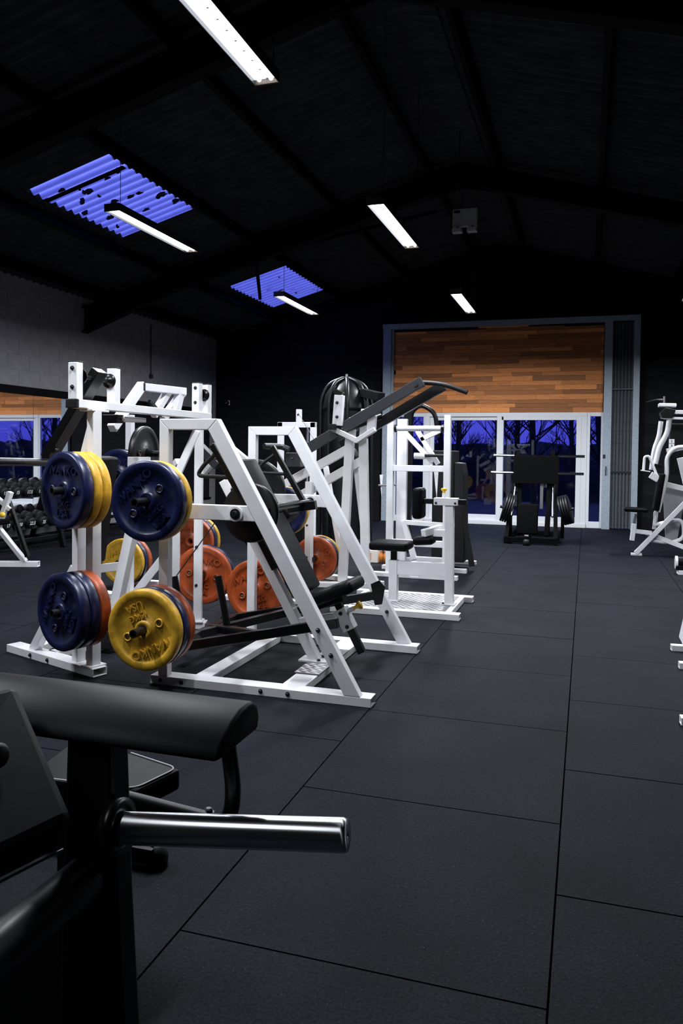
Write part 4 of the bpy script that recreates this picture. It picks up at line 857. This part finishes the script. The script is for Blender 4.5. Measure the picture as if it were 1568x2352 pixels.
for (x, y, nm, lb) in ((1.0, 9.7, 'cable_bench', 'black and white bench end at the right edge, below the seated row machine'), (.60, 5.82, 'floor_press_frame', 'white machine foot with sloped box at the right edge, mid height'), (.49, 4.22, 'machine_foot', 'small white machine foot at the right edge, nearest the camera')):
    t = thing(nm, lb, 'machine', (x, y, 0))
    if nm == 'cable_bench':
        part(MB().cyl((1.02, 9.7, .13), (1.5, 9.72, .13), .07, 20), 'roller_pad', 'black_vinyl', t); part(MB().cyl((.995, 9.7, .13), (1.0199, 9.7, .13), .075, 20), 'roller_cap', 'white_paint', t); WB((1.02, 9.66, .025), (1.9, 9.75, .025), .12, .05, t, 'base_rail'); part(MB().box((1.0, 9.62, .05), (1.1, 9.67, .10)), 'bracket', 'black_paint', t, .004); WB((1.45, 9.72, .05), (1.45, 9.72, .9), .07, .07, t, 'upright')
        pad((1.2, 9.85, .42), (1.9, 9.95, .42), .28, .08, t, 'seat_pad'); WB((1.6, 9.9, .05), (1.6, 9.9, .38), .06, .06, t, 'seat_leg')
    elif nm == 'floor_press_frame':
        WB((.585, 5.84, .02), (1.9, 5.95, .02), .06, .04, t, 'base_rail', open_end=True); part(MB().prism([(.66, .04), (.69, .20), (.95, .26), (1.2, .04)], 5.86, 6.1), 'sloped_box', 'white_paint', t, .006); WB((.585, 5.36, .02), (1.9, 5.42, .02), .06, .04, t, 'base_rail', open_end=True)
        WB((1.25, 5.40, .03), (1.25, 5.93, .03), .06, .05, t, 'cross_member'); WB((1.25, 5.93, .05), (1.25, 5.93, 1.2), .07, .07, t, 'upright')
    else:
        WB((.475, 4.235, .02), (1.7, 4.3, .02), .06, .04, t, 'base_rail', open_end=True); WB((1.2, 4.28, .04), (1.2, 4.28, 1.1), .07, .07, t, 'upright'); WB((1.2, 3.7, .02), (1.2, 4.25, .02), .06, .04, t, 'cross_member')

# ------------------------------------------------------------------ left side: machine end, dumbbell rack, camera, bottles
U = thing('leverage_bench', 'white bench machine with checker plate foot at the left edge', 'machine', (-6.4, 7.3, 0))
WB((-7.0, 7.12, .03), (-5.97, 7.49, .03), .09, .06, U, 'base_rail', open_end=True, bev=.003); tread(-6.75, -6.33, 7.02, 7.20, .062, U, .05)
WB((-6.10, 7.42, .06), (-6.38, 7.30, .46), .05, .055, U, 'leg', upv=(0,1,0)); WB((-6.05, 7.40, .12), (-6.27, 7.33, .80), .045, .045, U, 'guide_tube', 'black_paint', upv=(0,1,0))
WB((-6.38, 7.30, .42), (-6.2, 7.3, .86), .05, .06, U, 'post', upv=(0,1,0)); WB((-6.50, 7.25, .90), (-6.22, 7.32, .66), .045, .05, U, 'post_brace', upv=(0,1,0)); pad((-6.75, 7.2, .50), (-6.28, 7.3, .52), .26, .07, U, 'seat_pad'); WB((-6.38, 7.3, .45), (-6.42, 7.28, .06), .05, .05, U, 'leg')
part(MB().lathe([(.012, 0), (.03, .4), (.03, .8), (.012, 1), (0, 1)], (-6.255, 7.25, .60), (-6.235, 7.20, .61), 14), 'plunger_knob', 'yellow_knob', U, label='yellow plunger knob'); bolt((-6.12, 7.385, .25), U, s=1.4)

RK = thing('dumbbell_rack', 'black two tier dumbbell rack under the mirrors', 'rack', (-7.15, 9.3, 0))
for yy in (7.0, 9.12, 10.9):
    WB((-6.86, yy, .0), (-7.10, yy, .98), .07, .06, RK, 'leg', 'black_paint', upv=(0,1,0)); WB((-7.42, yy, .0), (-7.12, yy, .98), .06, .05, RK, 'leg', 'black_paint', upv=(0,1,0)); WB((-6.90, yy, .14), (-7.40, yy, .14), .05, .05, RK, 'foot_brace', 'black_paint')
for z in (.36, .76):
    for dx in (-.09, .09): WB((-7.05+dx-(z-.36)*.22, 6.95, z-.02+dx*-.25), (-7.05+dx-(z-.36)*.22, 10.95, z-.02+dx*-.25), .05, .035, RK, 'tier_rail', 'charcoal_paint')
WB((-6.93, 7.0, .16), (-6.93, 10.9, .16), .05, .05, RK, 'stretcher', 'black_paint')
hm = MB().lathe([(0, 0), (.062, 0), (.075, .12), (.075, .88), (.062, 1), (0, 1)], (0, 0, 0), (.105, 0, 0), 20).mesh('dumbbell_head'); hm.materials.append(MT['black_rubber'])
hd = MB().cyl((-.075, 0, 0), (.075, 0, 0), .016, 12).mesh('handle'); hd.materials.append(MT['chrome'])
up_n = ['8', '9', '10', '12', '15', '15', '17.5', '17.5', '20', '20', '22.5', '22.5', '25', '25', '26', '26']; lo_n = ['12.5', '14', '15', '17', '20', '22.5', '25', '27.5', '30', '32.5', '35', '37.5', '40', '42.5', '45', '47.5']
tmc = {}
ORD = 'first second third fourth fifth sixth seventh eighth ninth tenth eleventh twelfth thirteenth fourteenth fifteenth'.split()
for tier, z, nums, y0, x0 in (('upper', .822, up_n, 7.165, -7.10), ('lower', .418, lo_n, 7.36, -7.03)):
    for i in range(15):
        yy = y0+.2255*i
        if yy > 10.85: continue
        t = thing('dumbbell', 'black dumbbell marked %s, %s from the left on the %s rack tier' % (nums[i], ORD[i], tier), 'dumbbell', (x0, yy, z), 'dumbbells on the wall rack')
        a = link('head', hm, None, t); a.location = (.07, 0, 0); b = link('head', hm, None, t); b.location = (-.175, 0, 0); link('handle', hd, None, t)
        if nums[i] not in tmc:
            tmc[nums[i]] = text_mesh(nums[i], .062, .0006); tmc[nums[i]].materials.append(MT['label_white'])
        q = link('lettering', tmc[nums[i]], None, a); q.location = (.1055, 0, .0); q.rotation_euler = (R(90), 0, R(90))
        t.rotation_euler = (0, R(12), 0)

cm = thing('security_camera', 'small white dome camera on the dark wall near the corner', 'camera', (-7.4, 15.1, 2.3))
part(MB().box((-7.36, YB-.06, 2.33), (-7.26, YB-.012, 2.43)), 'mount', 'white_plastic', cm, .006); part(MB().lathe([(.055, 0), (.055, .3), (.04, .75), (0, 1)], (-7.31, YB-.06, 2.38), (-7.31, YB-.16, 2.36), 16), 'dome', 'dark_steel', cm)
cn = thing('wall_conduit', 'thin grey cable conduit running down the grey block wall', 'conduit', (XL+.02, 11.9, 2.8))
part(MB().cyl((XL+.022, 12.55, 2.72), (XL+.022, 12.55, 3.62), .009, 8), 'pipe', 'charcoal_paint', cn); part(MB().box((XL+.012, 12.51, 2.66), (XL+.045, 12.59, 2.73)), 'box', 'charcoal_paint', cn, .004)

bxo = thing('spray_crate', 'small white carton with orange print on the floor behind the overhead lever machine', 'box', (-2.46, 9.3, 0))
part(MB().box((-2.60, 9.25, 0), (-2.42, 9.40, .15)), 'carton', 'carton', bxo, .004); part(MB().box((-2.595, 9.2485, .03), (-2.50, 9.25, .12)), 'print', 'orange_print', bxo)
for k, xx in enumerate((-2.39, -2.335)):
    t = thing('spray_bottle', ['orange spray bottle next to the carton', 'orange spray bottle second from the carton'][k], 'bottle', (xx, 9.3, 0), 'spray bottles on the floor')
    part(MB().lathe([(0, 0), (.025, 0), (.026, .6), (.012, .8), (.012, .9), (0, .9)], (xx, 9.3, 0), (xx, 9.3, .16), 14), 'body', 'orange_print', t); part(MB().box((xx-.012, 9.27, .142), (xx+.012, 9.32, .175)), 'trigger_head', 'label_white', t, .003)

# ------------------------------------------------------------------ black plate-loaded machine in the foreground
X_ = thing('black_press_machine', 'black plate-loaded machine with chrome sleeve in the left foreground', 'machine', (-.85, 1.35, 0))
part(MB().prism([(-.825, .875), (-.740, .875), (-.728, .60), (-.690, .0), (-.85, .0), (-.835, .6)], 1.105, 1.16), 'column', 'black_paint', X_, .008)
part(MB().lathe([(0, .0), (.0235, 0), (.0255, .006), (.0255, .985), (.0235, 1), (.0035, 1), (.003, .99), (0, .99)], (-.745, 1.104, .7205), (-.338, 1.131, .760), 48), 'loading_sleeve', 'turned_steel', X_)
part(MB().lathe([(.0255, 0), (.047, 0), (.047, 1), (.0255, 1)], (-.735, 1.1045, .7215), (-.715, 1.106, .7235), 32, closed=True), 'sleeve_collar', 'black_paint', X_)
hp = [(1.085, .862), (1.245, .862), (1.25, .885), (1.243, .905), (1.225, .917), (1.205, .920), (1.175, .917), (1.145, .908), (1.118, .895), (1.098, .880)]
ho = part(MB().prism(hp, -1.35, -.535, 'x'), 'top_hood', 'black_vinyl', X_, .008)
for p in ho.data.polygons: p.use_smooth = True
part(MB().tube([(-.575, 1.20, .865), (-.562, 1.20, .777), (-.564, 1.20, .735), (-.58, 1.20, .705), (-.70, 1.20, .68)], .0135, 14, bend=.04), 'side_handle', 'black_paint', X_)
part(MB().prism([(-.80, .62), (-.735, 0), (-1.7, 0), (-1.7, .10), (-.982, .409)], 1.12, 1.15), 'side_panel', 'black_paint', X_, .004)
part(MB().cyl((-.89, 1.36, .64), (-.775, 1.53, .535), .019, 20), 'cross_tube', 'charcoal_paint', X_); bolt((-.775, 1.53, .552), X_, (0,0,1))
# seat with piping
sp = part(MB().prism([(-1.05, 1.905), (-1.09, 1.745), (-1.42, 1.72), (-1.46, 1.97), (-1.24, 1.96)], .41, .47, 'z'), 'seat_pad', 'black_vinyl', X_, .012)
part(MB().tube([(-1.24, 1.955, .471), (-1.06, 1.902, .471), (-1.098, 1.75, .471), (-1.41, 1.725, .471)], .0022, 6, bend=.03), 'piping', 'stitching', sp)
WB((-1.35, 1.85, .0), (-1.35, 1.85, .41), .08, .06, X_, 'seat_post', 'black_paint')
# slanted back pad near the lens
c4 = [V((-.896, 1.071, .955)), V((-.69, .944, .819)), V((-.80, .70, .79)), V((-1.02, .79, .95))]
nrm = (c4[1]-c4[0]).cross(c4[3]-c4[0]).normalized(); nrm = nrm if nrm.z < 0 else -nrm
bp_ = part(MB().add(c4+[p+nrm*.07 for p in c4], [(0,1,2,3),(7,6,5,4),(0,4,5,1),(1,5,6,2),(2,6,7,3),(3,7,4,0)]), 'back_pad', 'black_vinyl', X_, .014)
part(MB().tube([c4[1]+nrm*.069, c4[2]+nrm*.069], .002, 6), 'piping', 'stitching', bp_)
part(MB().cyl((-.774, 1.085, .640), (-.785, .78, .630), .036, 24), 'base_tube', 'charcoal_paint', X_)
part(MB().lathe([(0, 0), (.014, 0), (.018, .3), (.018, .8), (.012, 1), (0, 1)], (-.83, .93, .895), (-.80, .925, .90), 16), 'adjuster_knob', 'black_rubber', X_)
WB((-1.35, 1.45, .05), (-1.35, 1.9, .05), .08, .08, X_, 'base_beam', 'black_paint')
WB((-1.30, 2.21, .045), (-1.9, 2.21, .045), .08, .05, X_, 'rear_rail', 'black_paint'); part(MB().lathe([(0, 0), (.032, 0), (.034, .5), (.026, 1), (0, 1)], (-1.30, 2.21, 0), (-1.30, 2.21, .07), 18), 'rubber_foot', 'black_rubber', X_)
WB((-1.8, 1.25, .05), (-1.8, 2.2, .05), .08, .08, X_, 'base_beam', 'black_paint')
